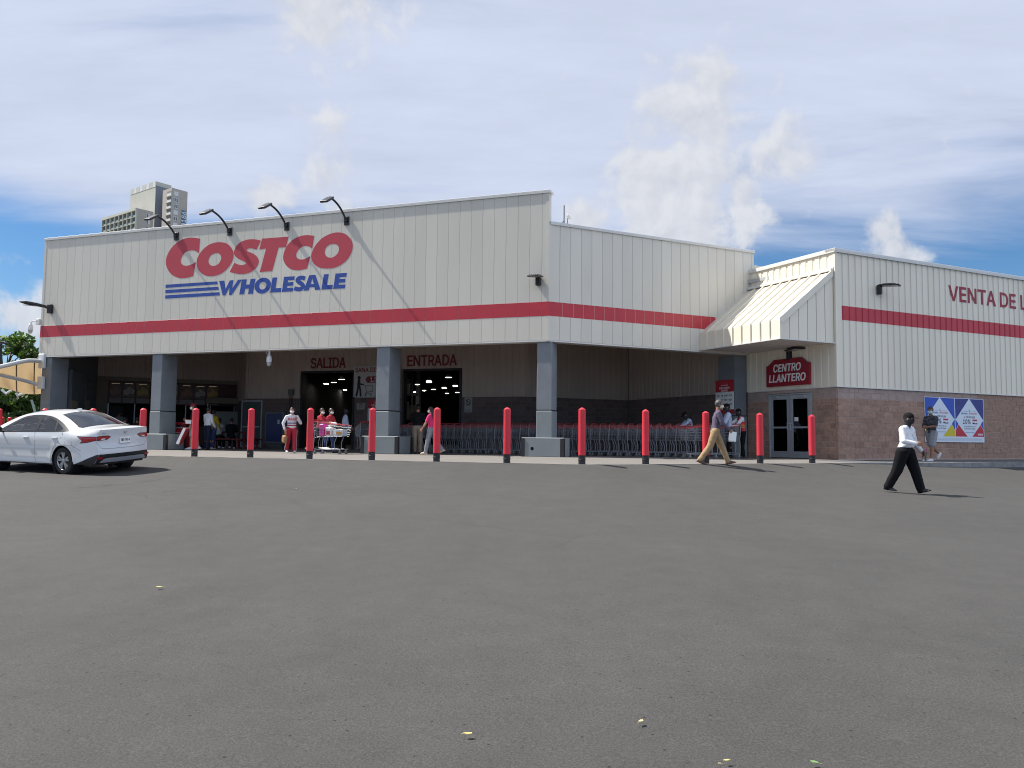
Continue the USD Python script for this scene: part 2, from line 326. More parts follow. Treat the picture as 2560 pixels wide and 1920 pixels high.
ss = np.concatenate([[0], np.geomspace(0.12, 75, 60)]); tt = np.concatenate([np.linspace(0, 30, 61), np.geomspace(31, 160, 14)])
Vg, Fg = [], []
for s in ss:
    v = V0 + BIS * s
    row = [v + DL * t for t in tt[::-1]] + [v + DR * t for t in tt[1:]]
    for q in row: Vg.append((q[0], q[1], -ground_drop(s, q[0]) - (0.004 if s == 0 else 0)))
W_ = 2 * len(tt) - 1
for i in range(len(ss) - 1):
    for j in range(W_ - 1):
        a = i * W_ + j; Fg += [(a, a + W_, a + 1), (a + 1, a + W_, a + W_ + 1)]
def asphalt_material():
    n = {"g": ("geometry", {}), "fine": ("noise_texture", {"scale": 85, "detail": 5, "roughness": 0.75}), "mid": ("noise_texture", {"scale": 3.0, "detail": 7, "roughness": 0.66}),
         "big": ("noise_texture", {"scale": 0.30, "detail": 5, "roughness": 0.6, "distortion": 0.6}),
         "r1": ("rgb_ramp", {"ramp": [(0.30, (0.032, 0.031, 0.030)), (0.5, (0.060, 0.059, 0.057)), (0.70, (0.098, 0.095, 0.092))]}),
         "r2": ("map_range", {"from_min": 0.3, "from_max": 0.7, "to_min": 0.91, "to_max": 1.08}), "r3": ("map_range", {"from_min": 0.3, "from_max": 0.7, "to_min": 0.92, "to_max": 1.08}),
         "m1": ("math", {"math_type": "multiply"}), "hs": ("hsv", {}),
         # small dark stones and open pores
         "vo": ("voronoi_texture", {"scale": 13.0, "randomness": 1.0}), "pit": ("map_range", {"from_min": 0.05, "from_max": 0.16, "to_min": 0.30, "to_max": 1.0, "clamp": True}),
         "pn": ("white_noise_texture", {"dimensions": "3D"}), "pg": ("map_range", {"from_min": 0.72, "from_max": 0.74, "to_min": 1.0, "to_max": 0.0, "clamp": True}), "pm": ("math", {"math_type": "maximum"}),
         # cracks
         "cw": ("noise_texture", {"scale": 1.4, "detail": 5}), "cmix": ("mix_vector", {"fac": 0.22}), "ck": ("voronoi_texture", {"scale": 0.33, "feature": "distance_to_edge"}),
         "cr": ("map_range", {"from_min": 0.0, "from_max": 0.0045, "to_min": 0.55, "to_max": 1.0, "clamp": True}), "cn": ("noise_texture", {"scale": 0.16, "detail": 3}),
         "cm": ("map_range", {"from_min": 0.57, "from_max": 0.63, "to_min": 1.0, "to_max": 0.0, "clamp": True}), "cx": ("math", {"math_type": "maximum"}),
         "tot": ("math", {"math_type": "multiply"}), "tot2": ("math", {"math_type": "multiply"}),
         "b": ("bump", {"strength": 0.55, "distance": 0.012}), "p": ("principled_bsdf", {"roughness": 0.88, "specular_ior_level": 0.3})}
    l = [("g.position", x + ".vector") for x in ("fine", "mid", "big", "vo", "cw", "cn")] + [("fine.fac", "r1.fac"), ("mid.fac", "r2.value"), ("big.fac", "r3.value"), ("r2.result", "m1.value1"), ("r3.result", "m1.value2"),
         ("vo.distance", "pit.value"), ("vo.position", "pn.vector"), ("pn.value", "pg.value"), ("pit.result", "pm.value1"), ("pg.result", "pm.value2"),
         ("g.position", "cmix.a"), ("cw.color", "cmix.b"), ("cmix.result", "ck.vector"), ("ck.distance", "cr.value"), ("cn.fac", "cm.value"), ("cr.result", "cx.value1"), ("cm.result", "cx.value2"),
         ("m1.value", "tot.value1"), ("pm.value", "tot.value2"), ("tot.value", "tot2.value1"), ("cx.value", "tk.value1"), ("tk.value", "tot2.value2"), ("r1.color", "hs.color"), ("tot2.value", "hs.value"), ("hs.color", "p.base_color"), ("fine.fac", "b.height"), ("b.normal", "p.normal")]
    n["tk"] = ("math", {"math_type": "multiply"}); last = None
    n["fz"] = ("vector_math", {"math_type": "multiply", "vector2": (1, 1, 0)}); l.append(("g.position", "fz.vector1"))
    for i, (c_, r_) in enumerate((((-11.1, 9.4, 0), 7.15), ((-11.2, 9.3, 0), 9.3), ((-11.1, 9.4, 0), 8.6), ((-11.2, 9.3, 0), 10.75))):     # faint tyre tracks of cars turning
        n[f"td{i}"] = ("vector_math", {"math_type": "distance", "vector2": c_}); n[f"ts{i}"] = ("math", {"math_type": "subtract", "value2": r_}); n[f"ta{i}"] = ("math", {"math_type": "absolute"})
        n[f"tm{i}"] = ("map_range", {"range_type": "smoothstep", "from_min": 0.05, "from_max": 0.17, "to_min": 0.965, "to_max": 1.0, "clamp": True})
        l += [("fz.vector", f"td{i}.vector1"), (f"td{i}.value", f"ts{i}.value1"), (f"ts{i}.value", f"ta{i}.value1"), (f"ta{i}.value", f"tm{i}.value")]
        if last is None: last = f"tm{i}.result"
        else: n[f"tp{i}"] = ("math", {"math_type": "multiply"}); l += [(last, f"tp{i}.value1"), (f"tm{i}.result", f"tp{i}.value2")]; last = f"tp{i}.value"
    l.append((last, "tk.value2"))
    return usdkit.material(stage, L + "asphalt", n, l, surface="p.BSDF")
ASPHALT = asphalt_material()
PAVE = mat("pale_concrete", (0.165, 0.153, 0.142), 0.8, var=0.12, scale=1.1, bump=0.15, bscale=45)
KERB = mat("kerb_concrete", (0.215, 0.204, 0.19), 0.85, var=0.12, scale=3, bump=0.2, bscale=30)
OLDKERB = mat("worn_grey_kerb", (0.20, 0.20, 0.20), 0.9, var=0.3, scale=6, bump=0.6, bscale=14)
obj("parking_lot", (np.array(Vg), np.array(Fg)), ASPHALT, smooth=True, kind="structure")
pl, pr = V0 + DL * 62, V0 + DR * 48
pave = Polygon([V0, pr, (pr[0] + 12, 95), (-70, 95), pl])
edge_in = pave.buffer(-0.14, join_style=2)
obj("pavement", T(ext(edge_in, 0.5), (0, 0, -0.5)), PAVE, kind="structure")
kerb_ring = pave.difference(pave.buffer(-0.136, join_style=2)).intersection(sbox(-60, 10, 9.7, 60))
obj("kerb", T(ext(kerb_ring, 0.5), (0, 0, -0.497)), KERB, kind="structure")
kerb_right = pave.difference(pave.buffer(-0.136, join_style=2)).intersection(sbox(9.704, 10, 60, 60))
kr = T(ext(kerb_right, 0.5), (0, 0, -0.494)).subdivide_to_size(0.25)
kr.vertices += (meshkit.fbm(kr.vertices * 6, 3)[:, None] - 0.5) * np.array([0.03, 0.03, 0.012]) 
obj("kerb", kr, OLDKERB, kind="structure")
# the tarred strip between that kerb and the tyre shop's wall
strip = Polygon([V0 + DR * 8.9 + NR * -0.15, V0 + DR * 48 + NR * -0.15, V0 + DR * 48 + NR * -2.75, V0 + DR * 10.3 + NR * -2.75])
obj("wall_footway", T(ext(strip, 0.02), (0, 0, -0.016)), mat("tarred_strip", (0.10, 0.10, 0.10), 0.9, var=0.2, scale=3, bump=0.3, bscale=40), kind="structure")
obj("terrain", bx(-900, 900, 95, 1500, -1.2, -0.3), mat("far_ground", (0.16, 0.16, 0.12), 0.9, var=0.2, scale=0.1), kind="structure")
obj("terrain", bx(-900, -70.2, -80, 94.9, -2.6, -0.9), mat("far_ground_left", (0.13, 0.13, 0.12), 0.9, var=0.2, scale=0.1), kind="structure")

# ---------------------------------------------------------------- the shop
TH = math.radians(19.34); TB = math.radians(25.66)
A = Wall((1.171, 25.93), -TH); B = Wall((1.171, 25.93), TB)
C = Wall((10.584, 26.0), TB - math.pi / 2); D = Wall((10.584, 26.0), TB)
BA = Wall((0.62, 34.58), -TH); BB = Wall((0.62, 34.58), TB)
AL = -22.16
RX = -14.48
RET = Wall(BA.p(RX)[:2], TB - math.pi / 2); RL = 4.1
FC = Wall(RET.p(-RL)[:2], TB)
ZB, ZM, ZS0, ZS1, ZA, ZBt, ZC, ZCEIL = 3.80, 2.40, 4.594, 5.066, 8.72, 7.66, 6.855, 5.6
CX = -12.06                                                  # where the tyre shop's side wall meets the porch's back wall
store = thing("warehouse_store", "cream metal warehouse store with red stripe, open porch and brown block tyre shop wing", "store")
def part(name, mesh, m, parent=None, **k): return obj(name, mesh, m, parent or store, **k)

def flat_panels(wall, x0, x1, pitch, z0, z1, mt, depth=0.05, from_right=False):
    k = int(math.ceil((x1 - x0) / pitch - 1e-6))
    for i in range(k):
        a = x1 - (i + 1) * pitch if from_right else x0 + i * pitch
        b = min(a + pitch, x1); a = max(a, x0)
        m = bevel_box(a + 0.003, b - 0.003, 0, depth, z0, z1, 0.005)
        part("wall_panel", wall.w(m), mt)
def rib_strip(a, b, w, z0, z1, deep=0.022):
    e = (b - a) / w
    pr = [(0.0, deep), (0.03, deep), (0.05, 0.0), (0.25, 0.0), (0.27, deep), (0.30, deep), (0.30, deep + 0.012), (0.0, deep + 0.012)]
    P = Polygon([(a + x * (b - a) / 0.30, y) for x, y in pr])
    return T(ext(P, z1 - z0), (0, 0, z0))
def ribbed(wall, x0, x1, z0, z1, mt, pitch=0.30, holes=(), name="wall_panel"):
    k = max(1, round((x1 - x0) / pitch)); w = (x1 - x0) / k
    for i in range(k):
        a, b = x0 + i * w, x0 + (i + 1) * w; lo = z0
        for h0, h1, hz in holes:
            if (a + b) / 2 > h0 and (a + b) / 2 < h1: lo = max(lo, hz)
        if z1 - lo > 0.02: part(name, wall.w(rib_strip(a, b, w, lo, z1)), mt)

# front over the porch, left of the corner, and right of it
flat_panels(A, AL, 0, 0.4215, ZB, ZA - 0.01, WHITE)
part("wall_core", A.w(bx(AL + 0.02, -0.03, 0.045, 0.34, ZB + 0.02, ZA - 0.02)), WHITE)
BLEN = 8.75
flat_panels(B, 0, BLEN, 0.4105, ZB, ZBt - 0.01, WHITE)
part("wall_core", B.w(bx(0.03, BLEN - 0.02, 0.045, 0.34, ZB + 0.02, ZBt - 0.02)), WHITE)
part("corner_trim", join(A.w(bx(-0.10, 0.004, -0.008, 0.01, ZB - 0.01, ZA)), B.w(bx(-0.004, 0.10, -0.008, 0.01, ZB - 0.01, ZBt))), WHITE)
part("corner_trim", join(A.w(bx(AL - 0.012, AL + 0.10, -0.008, 0.01, ZB - 0.01, ZA)), A.w(bx(AL - 0.012, AL + 0.012, 0.012, 0.36, ZB - 0.01, ZA))), WHITE)
for wl, x0, x1, z, yb in ((A, AL - 0.03, 0.03, ZA, 0.42), (B, 0.045, BLEN + 0.03, ZBt, 0.42)):
    part("parapet_cap", wl.w(join(bevel_box(x0, x1, -0.035, yb, z, z + 0.075, 0.008), bx(x0, x1, -0.035, -0.022, z - 0.03, z + 0.004))), CAP)
part("soffit_trim", A.w(bx(AL, 0, 0.0, 0.40, ZB - 0.045, ZB - 0.004)), CAP)
part("soffit_trim", B.w(bx(0, BLEN - 0.4, 0.0, 0.40, ZB - 0.045, ZB - 0.004)), CAP)
def stripe(wall, x0, x1, pitch, off=0.0035, cut=None):
    ms = []
    k = int(math.ceil((x1 - x0) / pitch - 1e-6))
    for i in range(k):
        a, b = x0 + i * pitch, min(x0 + (i + 1) * pitch, x1)
        ms.append(bevel_box(a + 0.004, b - 0.004, -off, 0.004, ZS0, ZS1, 0.003)); 
    ms.append(bx(x0, x1, 0.036, 0.0445, ZS0, ZS1))
    return wall.w(join(ms))
part("red_stripe", join(stripe(A, AL - 0.0, -0.102, 0.4215), A.w(bx(-0.104, 0.009, -0.0125, -0.009, ZS0, ZS1)), A.w(bx(AL - 0.016, AL + 0.104, -0.0125, -0.009, ZS0, ZS1))), RED)
part("red_stripe", join(stripe(B, 0.102, 6.9, 0.4105), B.w(bx(-0.009, 0.104, -0.0125, -0.009, ZS0, ZS1))), RED)
# tyre shop wing
for wl, x0, x1, z0, z1 in ((C, CX, 0, ZM, ZC), (D, 0, 16.2, ZM, ZC)):
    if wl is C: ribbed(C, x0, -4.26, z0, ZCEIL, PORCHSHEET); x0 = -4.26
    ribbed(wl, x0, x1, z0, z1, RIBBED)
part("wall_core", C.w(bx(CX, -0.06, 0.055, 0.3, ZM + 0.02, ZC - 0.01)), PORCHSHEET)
part("wall_core", D.w(bx(0.06, 30, 0.055, 0.3, ZM + 0.02, ZC - 0.01)), RIBBED)
part("corner_trim", join(C.w(bx(-0.09, 0.006, -0.010, 0.012, ZM, ZC)), D.w(bx(-0.006, 0.09, -0.010, 0.012, ZM, ZC))), RIBBED)
part("parapet_cap", join(C.w(bevel_box(-4.35, 0.03, -0.05, 0.38, ZC, ZC + 0.10, 0.008)), C.w(bx(-4.35, 0.03, -0.05, -0.036, ZC - 0.03, ZC + 0.004))), CAP)
part("parapet_cap", join(D.w(bevel_box(-0.05, 30, -0.05, 0.38, ZC + 0.002, ZC + 0.102, 0.008)), D.w(bx(-0.03, 30, -0.05, -0.036, ZC - 0.03, ZC + 0.004))), CAP)
def ribbed_stripe(wall, x0, x1):
    k = round((x1 - x0) / 0.30); ms = []
    for i in range(k):
        a = x0 + i * 0.30
        pr = [(0.0, .022), (0.03, .022), (0.05, 0.0), (0.25, 0.0), (0.27, .022), (0.30, .022)]
        P = Polygon([(a + x, y - 0.0045) for x, y in pr] + [(a + x, y - 0.0008) for x, y in pr[::-1]])
        ms.append(T(ext(P, ZS1 - ZS0), (0, 0, ZS0)))
    return wall.w(join(ms))
part("red_stripe", ribbed_stripe(D, 0.3, 16.2), RED)
part("drip_flashing", join(C.w(bx(-4.15, 0.0, -0.012, 0.05, ZM - 0.03, ZM - 0.003)), D.w(bx(0.0, 30, -0.012, 0.05, ZM - 0.028, ZM - 0.001))), CAP)
# rear parapet that shows behind the wing
rp = C.p(-4.6, 7.0); part("rear_parapet", T(join(bx(-7.0, 14, 0, 0.25, 5.5, 7.24), bx(-7.0, 14, -0.04, 0.3, 7.24, 7.33)), rp, rz=TB), RIBBED)

# blocks of the wing's foot: real blocks with open joints over a mortar core
BW, BH = 0.4045, 0.2005
part("mortar_core", join(C.w(bx(-4.2, -3.13, 0.037, 0.3, 0, ZM - 0.01)), C.w(bx(-1.08, -0.06, 0.037, 0.3, 0, ZM - 0.01)), C.w(bx(-3.13, -1.08, 0.037, 0.3, 2.27, ZM - 0.01)), D.w(bx(0.06, 30, 0.037, 0.3, -0.3, ZM - 0.01))), MORTAR)
blocks = []
for wl, x0, x1 in ((C, -4.2, -0.0), (D, 0.0, 22.0)):
    for r in range(12):
        z0 = r * BH; z1 = z0 + BH
        x = x0 - (BW / 2 if r % 2 else 0)
        while x < x1 - 0.02:
            a, b = max(x, x0), min(x + BW, x1); x += BW
            if b - a < 0.05: continue
            pieces = [(a, b)]
            if wl is C and z1 > 0.0 and z0 < 2.24:
                pieces = [(p, q) for p, q in ((a, min(b, -3.12)), (max(a, -1.09), b)) if q - p > 0.04]
            for p, q in pieces:
                j = 0.005
                pr = 0.030 + float(rng.uniform(-0.004, 0.004)); e = 0.006
                zz0, zz1 = z0 + j, min(z1 - j, ZM - 0.035)
                m = join(bevel_box(p + j, q - j, pr, pr + 0.05, zz0, zz1, e))
                c = wl.p((p + q) / 2, 0, (z0 + z1) / 2)
                blocks.append((np.linalg.norm(c[:2]) + (0 if c[0] / c[1] < 0.645 else 50), wl.w(m), r >= 10))
blocks.sort(key=lambda b: b[0])
for _, m, top in blocks[:300]: part("block", m, SMOOTHBLOCK if top else BLOCK)
part("block_course", join([m for _, m, t in blocks[300:]]), BLOCK, kind="stuff")
part("wall_base", D.w(bx(0.01, 30, 0.0, 0.05, -0.02, 0.035)), MORTAR)

# door of the wing
DX0, DX1, DZ = -3.10, -1.10, 2.25
fr = part("glass_door", C.w(join(bx(DX0, DX0 + 0.05, 0.0, 0.10, 0.0, DZ), bx(DX1 - 0.05, DX1, 0.0, 0.10, 0, DZ), bx(DX0 + 0.05, DX1 - 0.05, 0.0, 0.10, DZ - 0.05, DZ))), STEEL)
for s in (0, 1):
    a = DX0 + 0.055 + s * 0.95; b = a + 0.94
    obj("door_leaf", C.w(join(bx(a, a + 0.13, 0.02, 0.07, 0.02, DZ - 0.06), bx(b - 0.13, b, 0.02, 0.07, 0.02, DZ - 0.06), bx(a + 0.13, b - 0.13, 0.02, 0.07, 0.02, 0.24), bx(a + 0.13, b - 0.13, 0.02, 0.07, DZ - 0.20, DZ - 0.06), bx(a + 0.13, b - 0.13, 0.022, 0.068, 1.04, 1.10))), STEEL, fr)
    obj("glass", C.w(bx(a + 0.13, b - 0.13, 0.04, 0.046, 0.24, DZ - 0.2)), GLASS, fr)
    hx = b - 0.065 if s == 0 else a + 0.065
    obj("handle", C.w(join(tube([(hx, -0.035, 0.95), (hx, -0.035, 1.25)], 0.012), bx(hx - 0.02, hx + 0.02, -0.03, 0.022, 0.98, 1.0), bx(hx - 0.02, hx + 0.02, -0.03, 0.022, 1.2, 1.22))), STEEL, fr)
    for hz in (0.3, 1.15, 1.95):
        ex = a - 0.008 if s == 0 else b + 0.008
        obj("hinge", C.w(bx(ex - 0.018, ex + 0.018, -0.012, 0.02, hz, hz + 0.11)), STEEL, fr)
    obj("door_closer", C.w(bx(a + 0.10 + s * 0.3, a + 0.4 + s * 0.3, -0.03, 0.02, DZ - 0.14, DZ - 0.09)), STEEL, fr)
obj("notice", C.w(bx(DX0 + 1.2, DX0 + 1.38, 0.030, 0.034, 1.28, 1.42)), PAPER, fr)
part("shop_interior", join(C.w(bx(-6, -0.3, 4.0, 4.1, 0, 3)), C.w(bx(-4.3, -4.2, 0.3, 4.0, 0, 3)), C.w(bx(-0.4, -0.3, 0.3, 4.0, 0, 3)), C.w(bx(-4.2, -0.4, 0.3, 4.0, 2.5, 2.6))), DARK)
part("counter", C.w(join(bx(-3.6, -0.6, 2.3, 2.9, 0, 1.0), bx(-3.6, -0.6, 2.25, 2.95, 1.0, 1.05), bx(-3.4, -2.4, 3.2, 3.6, 0, 1.9))), mat("counter_grey", (0.22, 0.23, 0.25), 0.5))

# canopy over that door
CO, CZ0, CZ1, CZ2, CXL, CXR = 2.34, 3.80, 4.43, 6.18, -4.05, -0.09
def canopy_sheet(a, b):
    ms = []
    for (y0, z0), (y1, z1) in (((-CO, CZ0 + 0.03), (-CO, CZ1)), ((-CO, CZ1), (-0.06, CZ2))):
        nrm = np.array([z1 - z0, y0 - y1]); nrm = nrm / np.linalg.norm(nrm) * -0.02
        P = [(a, y0, z0), (b, y0, z0), (b, y1, z1), (a, y1, z1)]; Q = [(x, y + (0.02 if y0 == y1 else 0.012), z - (0 if y0 == y1 else 0.018)) for x, y, z in P]
        ms.append(trimesh.Trimesh(P + Q, [(0, 1, 2), (0, 2, 3), (4, 6, 5), (4, 7, 6), (0, 4, 5), (0, 5, 1), (1, 5, 6), (1, 6, 2), (2, 6, 7), (2, 7, 3), (3, 7, 4), (3, 4, 0)], process=False))
    return join(ms)
kk = 9; cw = (CXR - CXL) / kk
canopy = part("canopy_roof", C.w(join(bx(CXL, CXR, -CO + 0.03, -0.01, CZ0 + 0.03, CZ0 + 0.05))), SOFFIT)
for i in range(kk):
    a = CXL + i * cw
    obj("canopy_panel", C.w(canopy_sheet(a + 0.002, a + cw - 0.002)), RIBBED, canopy)
    rib = [(-CO, CZ0 + 0.04), (-CO - 0.045, CZ0 + 0.04), (-CO - 0.045, CZ1 + 0.02), (-0.08, CZ2 + 0.055), (-0.06, CZ2), (-CO, CZ1)]
    M = ext(Polygon(rib), 0.05); M = trimesh.Trimesh(np.stack([M.vertices[:, 2] + a - 0.025, M.vertices[:, 0], M.vertices[:, 1]], 1), M.faces, process=False)
    obj("seam", C.w(M), RIBBED, canopy)
gz = lambda y: CZ1 + (y + CO) * (CZ2 - CZ1) / (CO - 0.06)
k5 = 6; gw = (CO - 0.03) / k5
for i in range(k5):
    y0 = -CO + 0.01 + i * gw; y1 = y0 + gw; e = 0.04
    P = Polygon([(y0 + 0.012, CZ0 + 0.03), (y1 - 0.012, CZ0 + 0.03), (y1 - 0.012, gz(y1) - 0.05), (y0 + 0.012, gz(y0) - 0.05)])
    M = ext(P, 0.03); M = trimesh.Trimesh(np.stack([M.vertices[:, 2] + CXR - 0.015, M.vertices[:, 0], M.vertices[:, 1]], 1), M.faces, process=False)
    obj("gable_panel", C.w(M), RIBBED, canopy)
P = Polygon([(-CO + 0.02, CZ0 + 0.04), (-0.02, CZ0 + 0.04), (-0.02, gz(-0.02) - 0.06), (-CO + 0.02, gz(-CO) - 0.06)])
M = ext(P, 0.02); M = trimesh.Trimesh(np.stack([M.vertices[:, 2] + CXR - 0.05, M.vertices[:, 0], M.vertices[:, 1]], 1), M.faces, process=False)
obj("gable_core", C.w(M), RIBBED, canopy)
P = Polygon([(-CO - 0.045, CZ1 - 0.09), (-CO - 0.045, CZ1 + 0.045), (-0.04, CZ2 + 0.075), (-0.04, CZ2 - 0.16), (-CO + 0.03, CZ1 - 0.16)])
M = ext(P, 0.05); M = trimesh.Trimesh(np.stack([M.vertices[:, 2] + CXR + 0.0, M.vertices[:, 0], M.vertices[:, 1]], 1), M.faces, process=False)
obj("rake_trim", C.w(join(M, bx(CXR, CXR + 0.05, -CO - 0.045, -CO + 0.07, CZ0 + 0.02, CZ1 - 0.09))), RIBBED, canopy)
obj("ridge_flashing", C.w(join(bx(CXL - 0.3, CXR + 0.04, -0.13, -0.012, CZ2 + 0.02, CZ2 + 0.10), bx(CXL - 0.3, CXR + 0.04, -0.03, -0.010, CZ2 + 0.1, CZ2 + 0.16))), CAP, canopy)
obj("drip_edge", C.w(join(bx(CXL, CXR + 0.06, -CO - 0.05, -CO + 0.04, CZ0 - 0.005, CZ0 + 0.028), bx(CXR - 0.01, CXR + 0.055, -CO + 0.04, -0.01, CZ0 - 0.005, CZ0 + 0.028))), CAP, canopy)

# porch: back walls, ceiling, roofs
door1, door2 = (-11.40, -8.47), (-5.97, -3.05)
DH = 3.70
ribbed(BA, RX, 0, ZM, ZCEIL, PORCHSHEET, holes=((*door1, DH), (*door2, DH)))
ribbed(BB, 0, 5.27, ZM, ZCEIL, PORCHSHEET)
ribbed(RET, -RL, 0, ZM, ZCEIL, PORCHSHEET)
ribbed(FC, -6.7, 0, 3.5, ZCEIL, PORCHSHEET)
def brickwork(name, ang, col, mort):
    n = {"g": ("geometry", {}), "rot": ("vector_rotate", {"rotate_type": "z_axis", "angle": -ang}), "s": ("separate_xyz", {}), "c": ("combine_xyz", {}),
         "bt": ("brick_texture", {"color1": col, "color2": tuple(np.array(col) * 0.75), "mortar": mort, "scale": 1.0, "mortar_size": 0.008, "brick_width": 0.405, "row_height": 0.2}),
         "inv": ("math", {"math_type": "subtract", "value1": 1.0}), "b": ("bump", {"strength": 0.6, "distance": 0.01}), "p": ("principled_bsdf", {"roughness": 0.9})}
    return usdkit.material(stage, L + name, n, [("g.position", "rot.vector"), ("rot.vector", "s.vector"), ("s.x", "c.x"), ("s.z", "c.y"), ("c.vector", "bt.vector"), ("bt.color", "p.base_color"), ("bt.fac", "inv.value2"), ("inv.value", "b.height"), ("b.normal", "p.normal")], surface="p.BSDF")
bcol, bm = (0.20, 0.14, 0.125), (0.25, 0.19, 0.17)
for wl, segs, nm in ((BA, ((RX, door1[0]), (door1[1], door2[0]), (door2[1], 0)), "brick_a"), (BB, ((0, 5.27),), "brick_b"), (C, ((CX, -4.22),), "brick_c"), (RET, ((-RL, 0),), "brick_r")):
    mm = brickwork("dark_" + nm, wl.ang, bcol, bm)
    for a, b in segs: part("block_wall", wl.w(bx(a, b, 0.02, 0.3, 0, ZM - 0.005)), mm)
for wl, a, b, z in ((BA, RX, door1[0], ZM), (BA, door1[0], door1[1], DH), (BA, door1[1], door2[0], ZM), (BA, door2[0], door2[1], DH), (BA, door2[1], 0, ZM), (BB, 0, 5.27, ZM), (RET, -RL, 0, ZM), (FC, -6.7, 0, 3.5)):
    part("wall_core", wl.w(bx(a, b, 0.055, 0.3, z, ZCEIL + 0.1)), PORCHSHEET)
for (a, b) in (door1, door2):
    part("door_frame", BA.w(join(bx(a, a + 0.09, -0.02, 0.31, 0, DH), bx(b - 0.09, b, -0.02, 0.31, 0, DH), bx(a + 0.09, b - 0.09, -0.02, 0.31, DH - 0.09, DH))), RUBBER)
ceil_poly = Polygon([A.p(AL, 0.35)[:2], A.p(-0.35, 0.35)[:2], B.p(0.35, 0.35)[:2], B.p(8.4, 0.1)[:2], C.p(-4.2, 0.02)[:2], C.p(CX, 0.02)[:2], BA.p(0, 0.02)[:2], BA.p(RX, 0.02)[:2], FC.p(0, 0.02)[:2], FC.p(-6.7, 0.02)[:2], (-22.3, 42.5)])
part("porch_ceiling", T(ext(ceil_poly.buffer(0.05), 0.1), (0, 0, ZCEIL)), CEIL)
P1_, P2_ = A.p(AL + 0.27, 0.95), FC.p(-6.72, 0.02)
SW = Wall(P1_[:2], math.atan2(P2_[1] - P1_[1], P2_[0] - P1_[0])); SL = float(np.linalg.norm((P2_ - P1_)[:2])) + 0.4
part("side_wall", SW.w(join(bx(0, SL, 0.0, 0.3, 0, ZCEIL), bx(-0.6, SL, 0.002, 0.3, ZCEIL + 0.1, 8.4), bx(-0.6, 0, 0.002, 0.3, ZB + 0.02, ZCEIL + 0.1))), GREYCONC)
roof_poly = Polygon([A.p(AL + 0.3, 0.4)[:2], A.p(-0.4, 0.4)[:2], B.p(0.4, 0.4)[:2], B.p(8.4, 0.3)[:2], C.p(-0.2, 0.3)[:2], D.p(30, 0.3)[:2], (42, 75), (-24, 75)])
part("roof", T(ext(roof_poly, 0.12), (0, 0, 6.45)), mat("roof_sheet", (0.4, 0.4, 0.4), 0.6))
_p, _q = FC.p(-6.7, 0.31), np.array([-24.0, 75.0, 0.0]); part("rear_side_wall", T(bx(0, float(np.linalg.norm((_q - _p)[:2])), 0, 0.2, 0, 6.44), _p, rz=math.atan2(_q[1] - _p[1], _q[0] - _p[0])), GREYCONC)
part("inner_corner_trim", BA.w(bx(RX - 0.06, RX + 0.06, -0.05, 0.06, ZM, ZCEIL)), PORCHSHEET)
# sales hall seen through the doors
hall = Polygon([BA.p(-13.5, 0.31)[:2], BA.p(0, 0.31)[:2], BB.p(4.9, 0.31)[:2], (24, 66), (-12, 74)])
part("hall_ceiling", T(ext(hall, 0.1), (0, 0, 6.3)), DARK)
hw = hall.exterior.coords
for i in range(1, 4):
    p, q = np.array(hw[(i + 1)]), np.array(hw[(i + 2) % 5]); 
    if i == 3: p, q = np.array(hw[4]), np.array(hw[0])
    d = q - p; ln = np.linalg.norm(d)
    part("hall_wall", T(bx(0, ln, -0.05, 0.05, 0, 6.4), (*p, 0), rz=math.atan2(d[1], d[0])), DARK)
LAMPGLOW = emit("hall_lamp_glow", (1.0, 0.93, 0.82), 14.0)
LAMPSHADE = mat("hall_lamp_shade", (0.25, 0.25, 0.25), 0.4)
k = 0
for u, v, d in ((766, 972, 60), (783, 969, 56), (797, 966, 52), (814, 962, 48), (833, 958, 44), (853, 951, 40), (845, 980, 60), (862, 977, 56), (1017, 968, 50), (1043, 964, 47), (1072, 959, 44), (1072, 955, 42), (1121, 946, 40), (1016, 985, 62), (1038, 982, 60), (1060, 979, 58), (1084, 975, 54), (1110, 972, 50), (1138, 967, 46), (1117, 985, 62), (1143, 983, 58)):
    q = at(u, d); z = EYE + (1096 - (1280 - u) * 0.0105 - v) / F * d * 1.02
    pr = part("pendant_lamp", T(lathe([(0.0, 0.17), (0.05, 0.16), (0.10, 0.08), (0.15, 0.0), (0.155, 0.0), (0.10, 0.10), (0.05, 0.19), (0.0, 0.19)], 14), (q[0], q[1], z)), LAMPSHADE)
    obj("bulb", T(lathe([(0.0, -0.015), (0.145, -0.004), (0.09, 0.07), (0.0, 0.1)], 12), (q[0], q[1], z - 0.002)), LAMPGLOW, pr)
    obj("drop_wire", cyl((q[0], q[1], z + 0.18), (q[0], q[1], 6.3), 0.008, 5), BLACKMETAL, pr)
RACK = mat("steel_rack", (0.10, 0.11, 0.14), 0.5); GOODS = mat("stacked_goods", (0.16, 0.13, 0.11), 0.7, var=0.6, scale=1.6)
for x0, x1, dep in ((-13.0, -9.5, 8), (-8.0, -4.5, 12), (-4.0, -0.5, 9)):
    ms = [bx(x, x + 0.07, y, y + 0.07, 0, 4.2) for x in (x0, (x0 + x1) / 2, x1) for y in (dep, dep + 1.0)] + [bx(x0, x1, dep, dep + 1.07, z, z + 0.08) for z in (0.2, 1.6, 3.0)]
    part("storage_rack", BA.w(join(ms)), RACK)
    ms = []
    for z in (0.29, 1.69, 3.09):
        x = x0 + 0.1
        while x < x1 - 0.5:
            w = float(rng.uniform(0.35, 0.7)); ms.append(bx(x, x + w, dep + 0.1, dep + 0.9, z, z + float(rng.uniform(0.5, 1.1)))); x += w + 0.05
    part("stacked_goods", BA.w(join(ms)), GOODS, kind="stuff")
